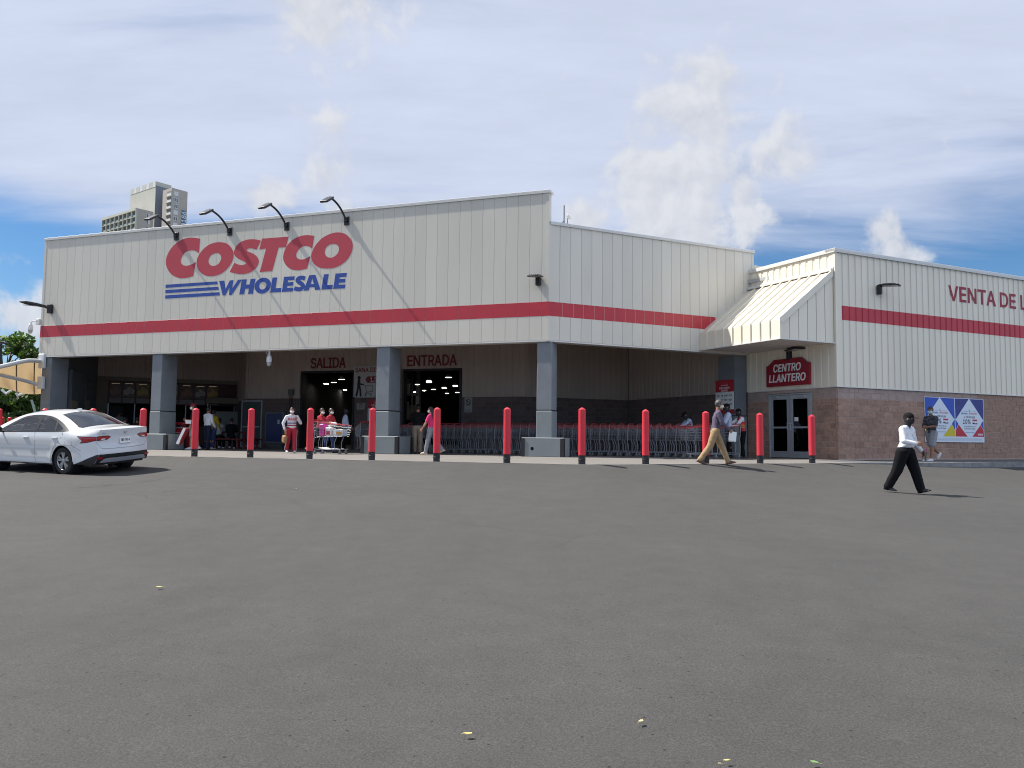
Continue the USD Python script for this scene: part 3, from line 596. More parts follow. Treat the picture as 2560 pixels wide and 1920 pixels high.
part("hall_post", join([BA.w(bx(x - 0.1, x + 0.1, y, y + 0.2, 0, 6.3)) for x, y in ((-9.2, 5.0), (-3.9, 6.0), (-5.4, 10), (-10.6, 11))]), mat("hall_post_grey", (0.25, 0.25, 0.27), 0.6))

# columns of the porch
def column(wall, x0, x1, y0, y1, plinth=None, hole=False, z1=ZB - 0.05, joint=1.49):
    c = part("column", wall.w(bevel_box(x0 + 0.006, x1 - 0.006, y0 + 0.006, y1 - 0.006, joint + 0.03, z1, 0.012)), GREYCONC)
    obj("column_foot", wall.w(bevel_box(x0 - 0.006, x1 + 0.006, y0 - 0.006, y1 + 0.006, 0.0, joint, 0.012)), BASEGREY, c)
    obj("joint_band", wall.w(bx(x0 + 0.012, x1 - 0.012, y0 + 0.012, y1 - 0.012, joint - 0.005, joint + 0.035)), RUBBER, c)
    if plinth:
        a, b, y2, y3, h = plinth
        m = bevel_box(a, b, y2, y3, 0, h, 0.015)
        if hole:
            hx = a + 0.36
            m = man(manifold3d.Manifold(manifold3d.Mesh(np.asarray(m.vertices, np.float32), np.asarray(m.faces, np.uint32))) - manifold3d.Manifold(manifold3d.Mesh(*(lambda t: (np.asarray(t.vertices, np.float32), np.asarray(t.faces, np.uint32)))(T(trimesh.creation.cylinder(0.06, 0.5, sections=20), (hx, y2, 0.26), rx=math.pi / 2)))))
        obj("plinth", wall.w(m), BASEGREY, c)
        for ex, ey in ((a, y2), (b, y2), (b, y3)):
            s0 = 1 if ex == a else -1; s1 = 1 if ey == y2 else -1
            obj("edge_guard", wall.w(join(bx(ex - s0 * 0.018, ex + s0 * 0.11, ey - s1 * 0.018, ey - s1 * 0.0, 0.0, h - 0.025), bx(ex - s0 * 0.018, ex, ey, ey + s1 * 0.11, 0.0, h - 0.025))), RUBBER, c)
    return c
yc = 0.06
for (ul, ur), dep, hole in (((100, 124), 0.86, False), ((376, 401), 0.86, False), ((939, 972), 0.86, False), ((1341.5, 1379.5), 0.62, True)):
    x0, x1 = A.x_at(ul, yc), A.x_at(ur, yc); xm = (x0 + x1) / 2
    column(A, x0, x1, yc, yc + dep, (xm - 0.71, xm + 0.71, yc - 0.14, yc + dep + 0.08, 0.62), hole)
cc = column(C, -5.14, -4.2, -0.58, -0.02, None)
for u0, u1, zt, zs_ in ((168, 203, 3.42, (1.50,)), (203.5, 229, 3.10, (1.62, 0.95))):
    x0, x1 = SW.x_at(u0), SW.x_at(u1)
    c = part("pilaster", SW.w(bevel_box(x0, x1 - 0.04, -0.16, -0.002, 0, zt, 0.02)), GREYCONC)
    for z in zs_: obj("notice", SW.w(bx(x0 + 0.05, x0 + (x1 - x0) * 0.45, -0.172, -0.162, z, z + 0.55)), mat("tan_notice%d" % int(u0 + z * 10), (0.42, 0.34, 0.27), 0.7, var=0.2, scale=9), c)
# ---------------------------------------------------------------- signs
def sheet(poly, d): return T(ext(poly, d), rx=math.pi / 2)
def sign_parts(t, wall, items, y):
    """items: (name, local mesh, material); the meshes lie in the wall's axes, lifted off it by y."""
    for nm, m, mt in items: obj(nm, T(m, (0, y, 0)), mt, t)

t = thing("logo_sign", "big red COSTCO letters over blue WHOLESALE with three speed bars on the front wall", "sign", **A.place(0))
zz = lambda pts: np.array([on_wall(A, 340 + x / 3.95, 470 + y / 3.95) for x, y in pts])
def blob(pts, k=5): return Polygon(zz(spline(pts, k)))
def mixed(corner, curve): return Polygon(zz(np.vstack([corner, curve])))
C1 = Polygon(zz(np.vstack([[(633, 500)], [(620, 645)], spline([(604, 630), (575, 617), (540, 616), (500, 628), (465, 660), (443, 705), (445, 738), (468, 762), (510, 767), (552, 752), (592, 730)], 4, False), [(565, 868)],
    spline([(520, 883), (450, 891), (385, 874), (330, 830), (299, 765), (298, 700), (325, 630), (372, 568), (430, 522), (495, 496), (560, 490), (633, 500)], 4, False)])))
O1 = blob([(835, 535), (895, 548), (940, 588), (963, 640), (958, 700), (932, 758), (886, 812), (828, 851), (760, 870), (695, 866), (645, 840), (612, 798), (599, 745), (606, 695), (632, 645), (672, 597), (722, 560), (778, 540)]).difference(blob([(790, 642), (824, 650), (841, 680), (836, 715), (810, 752), (768, 770), (733, 760), (716, 730), (721, 695), (742, 664)]))
S1 = Polygon(zz(np.vstack([[(1233, 520), (1190, 608)], spline([(1165, 600), (1130, 595), (1103, 601), (1093, 614), (1108, 628), (1150, 645), (1192, 675), (1213, 720), (1200, 765), (1165, 810), (1110, 840), (1040, 850), (980, 843), (925, 828)], 4, False),
    [(972, 738)], spline([(1000, 752), (1040, 762), (1073, 755), (1085, 740), (1068, 725), (1022, 704), (984, 676), (967, 645), (972, 612), (992, 572), (1032, 535), (1090, 512), (1150, 505), (1200, 510), (1233, 520)], 4, False)])))
T1 = Polygon(zz([(1245, 500), (1508, 480), (1480, 585), (1408, 588), (1345, 820), (1222, 830), (1285, 597), (1218, 607)]))
C2 = Polygon(zz(np.vstack([[(1760, 472), (1740, 597)], spline([(1715, 581), (1680, 572), (1640, 581), (1603, 612), (1581, 655), (1590, 690), (1622, 705), (1668, 700), (1722, 672)], 4, False), [(1690, 795)],
    spline([(1650, 805), (1590, 812), (1530, 800), (1482, 762), (1455, 705), (1459, 645), (1490, 572), (1550, 511), (1620, 476), (1690, 465), (1760, 472)], 4, False)])))
O2 = blob([(2000, 438), (2058, 450), (2108, 488), (2137, 540), (2138, 600), (2106, 680), (2050, 740), (1972, 783), (1890, 795), (1812, 785), (1760, 750), (1733, 700), (1736, 640), (1770, 570), (1830, 502), (1900, 460), (1950, 444)]).difference(blob([(1950, 552), (1985, 560), (2003, 590), (1999, 630), (1974, 665), (1935, 687), (1893, 682), (1868, 655), (1865, 620), (1880, 585), (1910, 560)]))
for g in (C1, O1, S1, T1, C2, O2): obj("letter", T(sheet(g.buffer(0), 0.003), (0, -0.001, 0)), LOGORED, t)
for q in ([(293, 955), (803, 922), (808, 950), (292, 987)], [(291, 1007), (812, 975), (818, 1005), (290, 1040)], [(289, 1060), (824, 1028), (829, 1060), (288, 1093)]):
    obj("speed_bar", T(sheet(Polygon(zz(q)), 0.003), (0, -0.001, 0)), LOGOBLUE, t)
topl = lambda x: 918 - (x - 822) * 0.0635
botl = lambda x: 1062 - (x - 835) * 0.0588
GL = {"W": [[(0, 1), (.22, 1), (.30, .42), (.47, 1), (.62, 1), (.66, .42), (.82, 1), (1, 1), (.74, 0), (.56, 0), (.50, .50), (.32, 0), (.14, 0)]],
      "H": [[(0, 0), (0, 1), (.36, 1), (.36, .64), (.64, .64), (.64, 1), (1, 1), (1, 0), (.64, 0), (.64, .36), (.36, .36), (.36, 0)]],
      "L": [[(0, 0), (0, 1), (.45, 1), (.45, .27), (1, .27), (1, 0)]],
      "E": [[(0, 0), (0, 1), (1, 1), (1, .75), (.42, .75), (.42, .62), (.95, .62), (.95, .38), (.42, .38), (.42, .25), (1, .25), (1, 0)]],
      "A": [[(0, 0), (.34, 1), (.70, 1), (1, 0), (.68, 0), (.64, .20), (.36, .20), (.30, 0)], [(.42, .40), (.60, .40), (.52, .80)]]}
def glyph(ch, xb0, xb1, xt0, xt1):
    def mp(p):
        fx, fy = p; x = (xb0 + fx * (xb1 - xb0)) * (1 - fy) + (xt0 + fx * (xt1 - xt0)) * fy
        return (x, botl(x) * (1 - fy) + topl(x) * fy)
    a = np.linspace(0, 2 * np.pi, 40, endpoint=False)
    if ch == "O":
        out = [(.5 + .5 * math.cos(q), .5 + .53 * math.sin(q)) for q in a]; inn = [(.5 + .22 * math.cos(q), .5 + .26 * math.sin(q)) for q in a]
        return Polygon(zz([mp(p) for p in out])).difference(Polygon(zz([mp(p) for p in inn])))
    if ch == "S":
        c = spline([(.86, .80), (.62, .87), (.38, .84), (.27, .72), (.42, .58), (.62, .47), (.76, .30), (.62, .14), (.38, .12), (.08, .20)], 5, False)
        return Polygon(zz([mp(p) for p in LineString(c * [1, 1]).buffer(0.135, cap_style=2).exterior.coords]))
    g = Polygon(zz([mp(p) for p in GL[ch][0]]))
    return g.difference(Polygon(zz([mp(p) for p in GL[ch][1]]))) if len(GL[ch]) > 1 else g
for ch, b in zip("WHOLESALE", ((835, 985, 822, 1048), (1020, 1155, 1046, 1180), (1165, 1325, 1178, 1340), (1325, 1430, 1348, 1405 + 46), (1440, 1548, 1462, 1567), (1550, 1680, 1560, 1690), (1655, 1822, 1655, 1822), (1830, 1938, 1856, 1962), (1948, 2062, 1970, 2082))):
    obj("letter", T(sheet(glyph(ch, *b).buffer(0), 0.003), (0, -0.001, 0)), LOGOBLUE, t)

def word_sign(name, word, wall, x0, x1, z0, z1, mt, label, y=-0.02, depth=0.02):
    t = thing(name, label, "sign", **wall.place(0))
    for ch, m in letters(word, z1 - z0, x1 - x0, depth): obj("letter", T(m, (x0, y + depth, z0)), mt, t)
    return t
DOORRED = mat("door_letter_red", (0.21, 0.014, 0.024), 0.5)
word_sign("exit_sign", "SALIDA", BA, -10.87, -8.96, 3.84, 4.31, DOORRED, "dark red SALIDA letters on the ribbed wall above the left hall door")
word_sign("entrance_sign", "ENTRADA", BA, -5.74, -3.28, 3.84, 4.31, DOORRED, "dark red ENTRADA letters on the ribbed wall above the right hall door")
word_sign("tyre_sale_sign", "VENTA DE LLANTAS", D, 5.60, 13.2, 5.70, 6.23, mat("faded_red_letters", (0.26, 0.02, 0.035), 0.5, var=0.2, scale=4), "dark red VENTA DE LLANTAS lettering high on the right hand ribbed wall", y=-0.008, depth=0.006)

t = thing("tyre_centre_sign", "dark red CENTRO LLANTERO sign board with cut corners over the glass door", "sign", **C.place(0))
x0, x1, z0, z1 = -3.10, -1.08, 2.52, 3.47
P = Polygon([(x0, z0), (x1, z0), (x1, z1 - 0.22), (x1 - 0.16, z1 - 0.16), (x1 - 0.38, z1), (x0 + 0.38, z1), (x0 + 0.16, z1 - 0.16), (x0, z1 - 0.22)])
obj("board", T(sheet(P, 0.09), (0, -0.002, 0)), mat("centre_sign_red", (0.27, 0.014, 0.028), 0.35), t)
for w, zc, wd in (("CENTRO", 3.03, 1.28), ("LLANTERO", 2.67, 1.70)):
    for ch, m in letters(w, 0.26, wd, 0.012, shear=0.14): obj("letter", T(m, ((x0 + x1) / 2 - wd / 2 - 0.02, -0.0925, zc)), WHITEPRINT, t)

PR = mat("print_red", (0.45, 0.02, 0.035), 0.5); PB = mat("print_blue", (0.025, 0.07, 0.40), 0.5, var=0.12, scale=5); PN = mat("print_navy", (0.030, 0.038, 0.19), 0.5, var=0.25, scale=6)
PY = mat("print_yellow", (0.55, 0.45, 0.02), 0.5); PW = mat("print_pale", (0.62, 0.68, 0.76), 0.5); PG = mat("print_grey", (0.42, 0.48, 0.55), 0.6); PT = mat("print_text_blue", (0.06, 0.13, 0.32), 0.5); PTR = mat("print_text_red", (0.5, 0.07, 0.08), 0.5)
t = thing("tyre_offer_banner", "wide banner of two white diamonds on blue with yellow and red corners, tyre offer", "banner", **D.place(0))
bx0, bx1, bz0, bz1 = 4.19, 7.36, 0.62, 2.19
wv = T(bx(bx0, bx1, 0, 0.006, bz0, bz1), (0, 0.005, 0)); obj("backing", wv, PW, t)
obj("fine_print", join([bx(bx0 + 0.1, bx1 - 0.12, 0.0025, 0.0045, z, z + 0.012) for z in (0.68, 0.71, 0.74)]), PG, t)
for k in (0, 1):
    a = bx0 + 0.02 + k * 1.58; b = a + 1.545; m = (a + b) / 2; zb, zt = 0.82, bz1 - 0.015; h = zt - zb; zm = zb + 0.45 * h
    fieldm = PB if k == 0 else PN
    obj("blue_field", T(sheet(Polygon([(a, zt), (m - 0.02, zt), (a + 0.02, zm), (a, zm)]), 0.0015), (0, 0.0045, 0)), fieldm, t)
    obj("blue_field", T(sheet(Polygon([(m + 0.02, zt), (b, zt), (b, zm), (b - 0.02, zm)]), 0.0015), (0, 0.0045, 0)), fieldm, t)
    for s in (-1, 1):
        e = a if s < 0 else b
        obj("blue_wedge", T(sheet(Polygon([(e, zm - 0.02), (e - s * 0.02, zm - 0.02), (e - s * 0.16, zb + 0.33 * h), (e, zb + 0.17 * h)][:: 1]).buffer(0), 0.0015), (0, 0.0045, 0)), PB, t)
        obj("corner_triangle", T(sheet(Polygon([(e, zb), (e, zb + 0.155 * h), (e - s * 0.17, zb + 0.315 * h), (m + s * 0.13, zb)]).buffer(0), 0.0015), (0, 0.0045, 0)), PY if k == 0 else PR, t)
    def line(s_, z, h_, mt, wd, dx=0.0, sh=0.0, bold=True): obj("text_line", T(text(s_, h_, 0.0015, bold, wd, sh, True), (m + dx, 0.0045, z)), mt, t)
    line("COMPRE", 1.712, 0.028, PG, 0.26, -0.22); line("4" if k == 0 else "2", 1.71, 0.075, BLACKPRINT, 0.05); line("LLANTAS", 1.712, 0.028, PG, 0.28, 0.23)
    line("Michelin", 1.625, 0.055, PT, 0.33, -0.27); line("o", 1.625, 0.03, PG, 0.03, -0.05); line("BFGoodrich", 1.625, 0.055, PTR, 0.42, 0.20)
    line("y obtenga", 1.49, 0.085, BLACKPRINT, 0.60, 0, 0.12, False); line("15%" if k == 0 else "10%", 1.275, 0.16, BLACKPRINT, 0.42, -0.16, 0.1)
    obj("offer_mark", T(join(bx(m + 0.16, m + 0.42, 0, 0.0015, 1.385, 1.44)), (0, 0.003, 0)), PR, t); obj("offer_mark", T(sheet(Polygon([(m + 0.16, 1.28), (m + 0.42, 1.27), (m + 0.42, 1.32), (m + 0.32, 1.30), (m + 0.16, 1.34)]), 0.0015), (0, 0.0045, 0)), BLACKPRINT, t)
    line("de bonificación en", 1.165, 0.045, BLACKPRINT, 0.62, 0.0, 0.1, False); line("Certificado de Regalo", 1.085, 0.045, BLACKPRINT, 0.60, 0, 0.1, False)
    line("instalación sin costo" if k else "Promoción del mes", 0.965, 0.026, PT, 0.5)
    obj("seam_edge", bx(a - 0.018, a - 0.003, 0.0035, 0.0048, bz0 + 0.19, bz1 - 0.01), WHITEPRINT, t)
obj("store_mark", bx(bx1 - 0.36, bx1 - 0.09, 0.0022, 0.003, 0.87, 0.93), PW, t); obj("store_mark", T(text("COSTCO", 0.035, 0.0008, True, 0.2), (bx1 - 0.33, 0.0015, 0.883)), PTR, t)

def hours_sign(wall, x0, x1, z0, z1, y, label, arch=False):
    t = thing("hours_sign", label, "sign", **wall.place(0)); w = x1 - x0; h = z1 - z0; zr = z1 - 0.36 * h
    P = Polygon([(x0, zr), (x1, zr), (x1, z1 - (0.1 if arch else 0.02)), (x1 - 0.12, z1), (x0 + (0.12 if arch else 0.0), z1 - (0 if arch else 0.0)), (x0, z1 - (0.1 if arch else 0.0))])
    obj("header", T(sheet(P, 0.02), (0, y, 0)), PR, t); obj("panel", bx(x0, x1, y - 0.02, y, z0 + 0.12 * h, zr - 0.002), PAPER, t); obj("footer", bx(x0, x1, y - 0.02, y, z0, z0 + 0.12 * h - 0.002), PR, t)
    m = (x0 + x1) / 2; yy = y - 0.0205
    for s_, z, hh, wd, mt in (("COSTCO", z1 - 0.12 * h, 0.07, 0.4, PTR), ("WHOLESALE", z1 - 0.17 * h, 0.03, 0.36, WHITEPRINT), ("EXCLUSIVO", z1 - 0.27 * h, 0.075, 0.52, WHITEPRINT), ("SOCIOS", z1 - 0.345 * h, 0.065, 0.34, WHITEPRINT),
                              ("LUN - VIE  10:00 - 8:30", zr - 0.13 * h, 0.06, 0.78, BLACKPRINT), ("SABADO  9:30 - 8:30", zr - 0.26 * h, 0.06, 0.76, BLACKPRINT), ("DOMINGO  9:30 - 8:00", zr - 0.39 * h, 0.06, 0.76, BLACKPRINT)):
        obj("text_line", T(text(s_, hh, 0.003, True, wd * w / 0.92, 0, True), (m, yy, z)), mt, t)
    return t
hours_sign(C, C.x_at(1791, -0.6), C.x_at(1836, -0.6), 1.60, 2.86, -0.60, "red and white opening hours sign on the dark column left of the glass door")
hours_sign(BA, -7.72, -6.82, 1.18, 2.34, -0.01, "red topped opening hours sign between the two hall doors, half hidden behind a column", True)

t = thing("distance_sign", "white SANA DISTANCIA board with walking shopper figures and red arrow between the hall doors", "sign", **BA.place(0))
obj("board", bx(-8.46, -6.06, -0.09, -0.05, 2.43, 3.89), mat("distance_board", (0.55, 0.53, 0.52), 0.6), t)
for ch, m in letters("SANA DISTANCIA", 0.20, 2.25, 0.004): obj("letter", T(m, (-8.39, -0.0905, 3.60)), DOORRED, t)
def shopper(dx, flip):
    f = -1 if flip else 1
    X = lambda pts: [(dx + f * x, z) for x, z in pts]
    g = [Point(dx, 3.33).buffer(0.085)] + [LineString(X(p)).buffer(r) for p, r in (([(0.0, 3.2), (-.02, 2.97)], .075), ([(-.03, 2.97), (-.06, 2.75), (-.12, 2.50)], .05), ([(.02, 2.97), (.08, 2.75), (.10, 2.50)], .05), ([(.02, 3.17), (.07, 3.03), (.22, 3.02)], .032))]
    obj("figure", T(sheet(unary_union(g), 0.004), (0, -0.0905, 0)), BLACKPRINT, t)
    c = [LineString(X(p)).buffer(.011) for p in ([(.22, 3.02), (.34, 2.95), (.74, 2.95), (.72, 2.68), (.42, 2.66), (.34, 2.95)], [(.42, 2.66), (.34, 2.58), (.66, 2.58)])] + [Point(*X([p])[0]).buffer(.035) for p in ((.36, 2.52), (.64, 2.52))]
    obj("cart_figure", T(sheet(unary_union(c), 0.004), (0, -0.0905, 0)), BLACKPRINT, t)
shopper(-8.18, False); shopper(-6.36, True)
obj("arrow", T(sheet(Polygon([(-7.85, 3.24), (-7.70, 3.43), (-7.70, 3.39), (-6.85, 3.39), (-6.85, 3.43), (-6.70, 3.24), (-6.85, 3.05), (-6.85, 3.09), (-7.70, 3.09), (-7.70, 3.05)]), 0.004), (0, -0.0905, 0)), DOORRED, t)
obj("distance_text", T(text("1.5 M", 0.19, 0.003, True, 0.62), (-7.58, -0.0948, 3.145)), WHITEPRINT, t)
def notice_board(wall, x0, x1, z0, z1, label, no_smoke=False, y=0.015):
    t = thing("wall_notice", label, "notice", **wall.place(0)); obj("sheet", bx(x0, x1, y - 0.012, y, z0, z1), mat("notice_%d" % int(abs(x0) * 100), (0.42, 0.38, 0.36), 0.6), t)
    m = (x0 + x1) / 2; w = x1 - x0; yy = y - 0.0125
    if no_smoke:
        zc = z1 - 0.20
        ring = Point(m, zc).buffer(0.125).difference(Point(m, zc).buffer(0.10)).union(LineString([(m - .08, zc + .08), (m + .08, zc - .08)]).buffer(0.013))
        obj("symbol", T(sheet(ring, 0.003), (0, yy, 0)), BLACKPRINT, t); obj("cigarette", bx(m - 0.075, m + 0.06, yy - 0.003, yy, zc - 0.015, zc + 0.012), BLACKPRINT, t)
    lines = (0.5, 0.42, 0.2, 0.12, 0.06) if no_smoke else (0.75, 0.55, 0.42, 0.25)
    obj("print_lines", join([bx(m - w * 0.38 * (0.6 if i == 0 else 1), m + w * 0.38 * (0.6 if i == 0 else 1), yy - 0.002, yy, z0 + q * (z1 - z0), z0 + q * (z1 - z0) + (0.035 if i == 0 else 0.012)) for i, q in enumerate(lines)]), mat("notice_ink_%d" % int(abs(x0) * 100), (0.09, 0.08, 0.085), 0.6), t)
notice_board(BA, -2.88, -2.52, 1.72, 2.38, "pale no smoking notice on the wall right of the entrance door", True)
notice_board(BA, -8.32, -7.90, 1.86, 2.14, "small white notice under the distance board, left of the red hours sign")

# ---------------------------------------------------------------- lamps, cameras, aerial
def arm_lamp(x, label):
    t = thing("arm_lamp", label, "wall lamp", **A.place(x, 0, 8.37), group="curved arm lamps along the top of the front wall")
    obj("wall_bracket", join(bevel_box(-0.10, 0.10, -0.06, 0.0, -0.17, 0.15, 0.01), bevel_box(-0.06, 0.06, -0.14, -0.06, -0.06, 0.10, 0.01)), BLACKMETAL, t)
    c = bez((0, -0.10, 0.02), (0, -0.40, 0.34), (0, -0.72, 0.50), (0, -1.18, 0.52), 16)
    obj("arm", tube(c, 0.038, 10), BLACKMETAL, t, smooth=40)
    hd = rbox(-0.15, 0.15, -0.52, 0.0, -0.035, 0.045, 0.03); M = T(hd, (0, -1.12, 0.52), rx=math.radians(32))
    h = obj("lamp_head", M, BLACKMETAL, t, smooth=40)
    obj("lens", T(bx(-0.12, 0.12, -0.47, -0.18, -0.042, -0.034), (0, -1.12, 0.52), rx=math.radians(32)), LENS, h)
    return t
for x, lb in zip((-15.25, -12.72, -10.16, -7.62), ("leftmost of the four curved black arm lamps, over the sign's first C", "second curved black arm lamp from the left, above the red letters", "third curved black arm lamp from the left, above the red T", "rightmost curved black arm lamp, standing over the last red O")):
    arm_lamp(x, lb)

def flood(wall, x, z, label, rz=0.0, size=1.0, rx=8):
    t = thing("wall_floodlight", label, "floodlight", at=wall.p(x, 0, z), rotz=wall.deg + rz)
    obj("mount", T(rbox(-0.085, 0.085, -0.16, 0.0, -0.20, 0.12, 0.03), s=size), BLACKMETAL, t, smooth=40)
    h = obj("lamp_head", T(T(rbox(-0.19, 0.19, -0.72, -0.08, 0.08, 0.13, 0.024), rx=math.radians(rx)), s=size), BLACKMETAL, t, smooth=40)
    for i in (0, 1):
        for j in (0, 1):
            obj("lens", T(T(bx(-0.15 + i * 0.16, -0.01 + i * 0.16, -0.66 + j * 0.25, -0.44 + j * 0.25, 0.074, 0.081), rx=math.radians(rx)), s=size), LENS, h)
    for i in range(5): obj("cooling_fin", T(T(bx(-0.15 + i * 0.07, -0.14 + i * 0.07, -0.6, -0.2, 0.13, 0.155), rx=math.radians(rx)), s=size), BLACKMETAL, h)
flood(A, -0.34, on_wall(A, 1349, 700)[1], "black flat floodlight on the front wall just left of its corner")
flood(D, 1.94, on_wall(D, 2192, 722)[1], "black flat floodlight high on the right ribbed wall left of the lettering", 28, 1.0, 4)
flood(C, -2.12, 3.62, "black floodlight under the canopy above the red tyre centre sign", 75, 1.1, -2)
t = thing("corner_lamp", "long flat black street lamp head on the front wall's left end", "wall lamp", **A.place(AL + 0.55, 0, 5.75))
obj("mount", rbox(-0.10, 0.10, -0.16, 0.0, -0.18, 0.20, 0.03), BLACKMETAL, t, smooth=40)
obj("lamp_head", T(tube([(0, -0.12, 0.02), (-0.10, -0.22, 0.09), (-0.28, -0.50, 0.14), (-0.46, -0.80, 0.17), (-0.58, -1.02, 0.18)], [0.06, 0.06, 0.075, 0.075, 0.02], 12)), BLACKMETAL, t, smooth=50)
obj("lens", T(bx(-0.06, 0.06, -0.25, 0.25, -0.01, 0.0), (-0.38, -0.68, 0.075), rz=math.radians(-31)), LENS, t)

def dome_camera(t, c, up=0.16):
    b = obj("camera_body", T(lathe([(0.0, -0.02), (0.085, -0.02), (0.10, 0.04), (0.095, 0.14), (0.06, 0.22), (0.03, 0.24), (0.0, 0.24)], 18), c), PLASTICWHITE, t, smooth=35)
    obj("dome", T(lathe([(0.0, -0.19), (0.05, -0.175), (0.08, -0.13), (0.092, -0.06), (0.088, -0.02), (0.0, -0.02)], 18), c), mat(f"dome_grey_{int(c[2]*100)}_{int(abs(c[0])*10)}", (0.33, 0.33, 0.33), 0.25), b, smooth=35)
    obj("sun_ring", T(lathe([(0.098, -0.03), (0.108, -0.025), (0.108, 0.0), (0.098, 0.0)], 18), c), PLASTICWHITE, b)
t = thing("dome_camera", "white dome camera hanging from the porch edge left of the exit", "camera", **A.place(-10.92, 0.2, 0))
dome_camera(t, (0, 0, 3.36)); obj("drop_pipe", cyl((0, 0, 3.58), (0, 0, 3.76), 0.035), PLASTICWHITE, t); obj("cable_loop", tube([(0.0, 0, 3.75), (-0.10, 0, 3.74), (-0.13, 0, 3.68), (-0.09, 0, 3.62), (-0.02, 0, 3.60)], 0.012, 6), PLASTICWHITE, t)
t = thing("dome_camera", "white dome camera on an arm at the front wall's left corner", "camera", **A.place(AL, 0.0, 5.15))
obj("mount_box", bevel_box(-0.02, -0.30, -0.06, 0.10, 0.0, 0.24, 0.015) if False else bevel_box(-0.22, -0.012, -0.08, 0.10, -0.02, 0.22, 0.015), PLASTICWHITE, t)
obj("arm", tube([(-0.20, 0, 0.13), (-0.42, -0.02, 0.14), (-0.52, -0.03, 0.11), (-0.55, -0.03, 0.03)], 0.03, 8), PLASTICWHITE, t); dome_camera(t, (-0.55, -0.03, -0.20))
q = B.p(B.x_at(1408, 1.2), 1.2)
t = thing("roof_aerial", "thin dark aerial with a small white dish behind the right parapet", "aerial", at=(q[0], q[1], 6.5))
obj("mast", cyl((0, 0, 0), (0, 0, 2.25), 0.018, 8), BLACKMETAL, t); obj("dish", T(lathe([(0, 0), (0.07, 0.01), (0.13, 0.06), (0.07, 0.02), (0, 0.012)], 14), (0.12, 0, 1.82), ry=0.9), PLASTICWHITE, t); obj("hook", tube([(0, 0, 1.45), (0.06, 0, 1.5), (0.12, 0, 1.62), (0.13, 0, 1.8)], 0.012, 6), BLACKMETAL, t); obj("hook", tube([(0, 0, 1.45), (-0.07, 0, 1.5), (-0.08, 0, 1.62), (-0.02, 0, 1.68)], 0.012, 6), BLACKMETAL, t)

# ---------------------------------------------------------------- porch fittings
BEIGE = mat("porch_beige", (0.22, 0.185, 0.14), 0.7, var=0.06); MENURED = mat("menu_maroon", (0.07, 0.018, 0.017), 0.5)
x_l, x_r = FC.x_at(231), FC.x_at(556)
fx = FC.x_at(268)
fc = thing("food_counter", "food court counter with lit maroon menu boards at the back of the porch's left end", "food counter", **FC.place(0))
obj("fascia", bx(-6.72, 0.1, -0.10, 0.30, 3.30, 3.5), BEIGE, fc)
obj("side_panel", bx(-6.72, fx, 0.0, 0.30, 0.0, 3.29), BEIGE, fc)
obj("menu_wall", bx(fx + 0.005, 0.0, 0.02, 0.3, 2.16, 3.29), MENURED, fc)
obj("counter", join(bx(fx + 0.005, -0.1, 0.0, 0.6, 0, 0.98), bx(fx + 0.005, -0.1, -0.25, 0.7, 0.98, 1.04)), mat("counter_brown", (0.12, 0.07, 0.06), 0.6), fc)
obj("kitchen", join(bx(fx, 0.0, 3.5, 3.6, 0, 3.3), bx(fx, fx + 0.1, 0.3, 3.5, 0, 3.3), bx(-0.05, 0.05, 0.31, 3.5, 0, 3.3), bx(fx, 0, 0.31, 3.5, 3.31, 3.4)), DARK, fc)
obj("window_bar", join([bx(x - 0.025, x + 0.025, 0.05, 0.12, 1.05, 2.15) for x in np.linspace(fx + 0.05, -0.1, 6)]), STEEL, fc)
FOOD = [mat("menu_picture_%d" % i, c, 0.4, var=0.9, scale=7) for i, c in enumerate(((0.10, 0.03, 0.02), (0.11, 0.06, 0.045), (0.16, 0.09, 0.015), (0.10, 0.035, 0.02), (0.15, 0.09, 0.015)))]
DISH = [mat("menu_dish_%d" % i, c, 0.4, var=0.4, scale=16) for i, c in enumerate(((0.20, 0.08, 0.03), (0.32, 0.27, 0.23), (0.36, 0.23, 0.02), (0.22, 0.07, 0.03), (0.36, 0.25, 0.03)))]
us = [271, 304, 338, 374, 412, 446, 484, 515, 546]
for i in range(len(us) - 1):
    a, b = FC.x_at(us[i]) + 0.03, FC.x_at(us[i + 1]) - 0.03; m = (a + b) / 2
    pb = obj("menu_board", bx(a, b, -0.05, 0.015, 2.47, 3.22), FOOD[i % 5], fc)
    dishes = [Point(m + dx, 2.72 + dz).buffer(r) for dx, dz, r in ((-0.1, 0.0, 0.15), (0.13, 0.05, 0.13), (0.02, 0.18, 0.10))]
    obj("dish_picture", T(sheet(unary_union(dishes), 0.004), (0, -0.051, 0)), DISH[i % 5], pb)
    obj("board_lamp", bx(m - 0.18, m + 0.18, -0.062, -0.052, 3.155, 3.17), emit(f"board_lamp_{i}", (1, .85, .6), 0.15), pb)
    obj("price_strip", bx(a, b, -0.03, 0.015, 2.19, 2.43), mat(f"price_strip_{i}", (0.24, 0.20, 0.19), 0.5, var=0.2, scale=20), fc)
FC2 = mat("partition_pale", (0.33, 0.33, 0.31), 0.6)
q = RET.p(-1.2, -0.9); t = thing("porch_partition", "pale low partition with a dark hood over it beside the food counter", "partition", at=RET.p(-3.6, -1.2), rotz=FC.deg)
obj("panel", bx(0.0, 1.7, 0, 0.08, 0, 1.85), FC2, t); obj("hood", bevel_box(-0.4, 1.7, -0.3, 0.4, 2.25, 2.55, 0.02), BEIGE, t); obj("post", cyl((-0.3, 0, 0), (-0.3, 0, 2.25), 0.03), STEEL, t)
xg = BA.x_at(608); xh = BA.x_at(654)
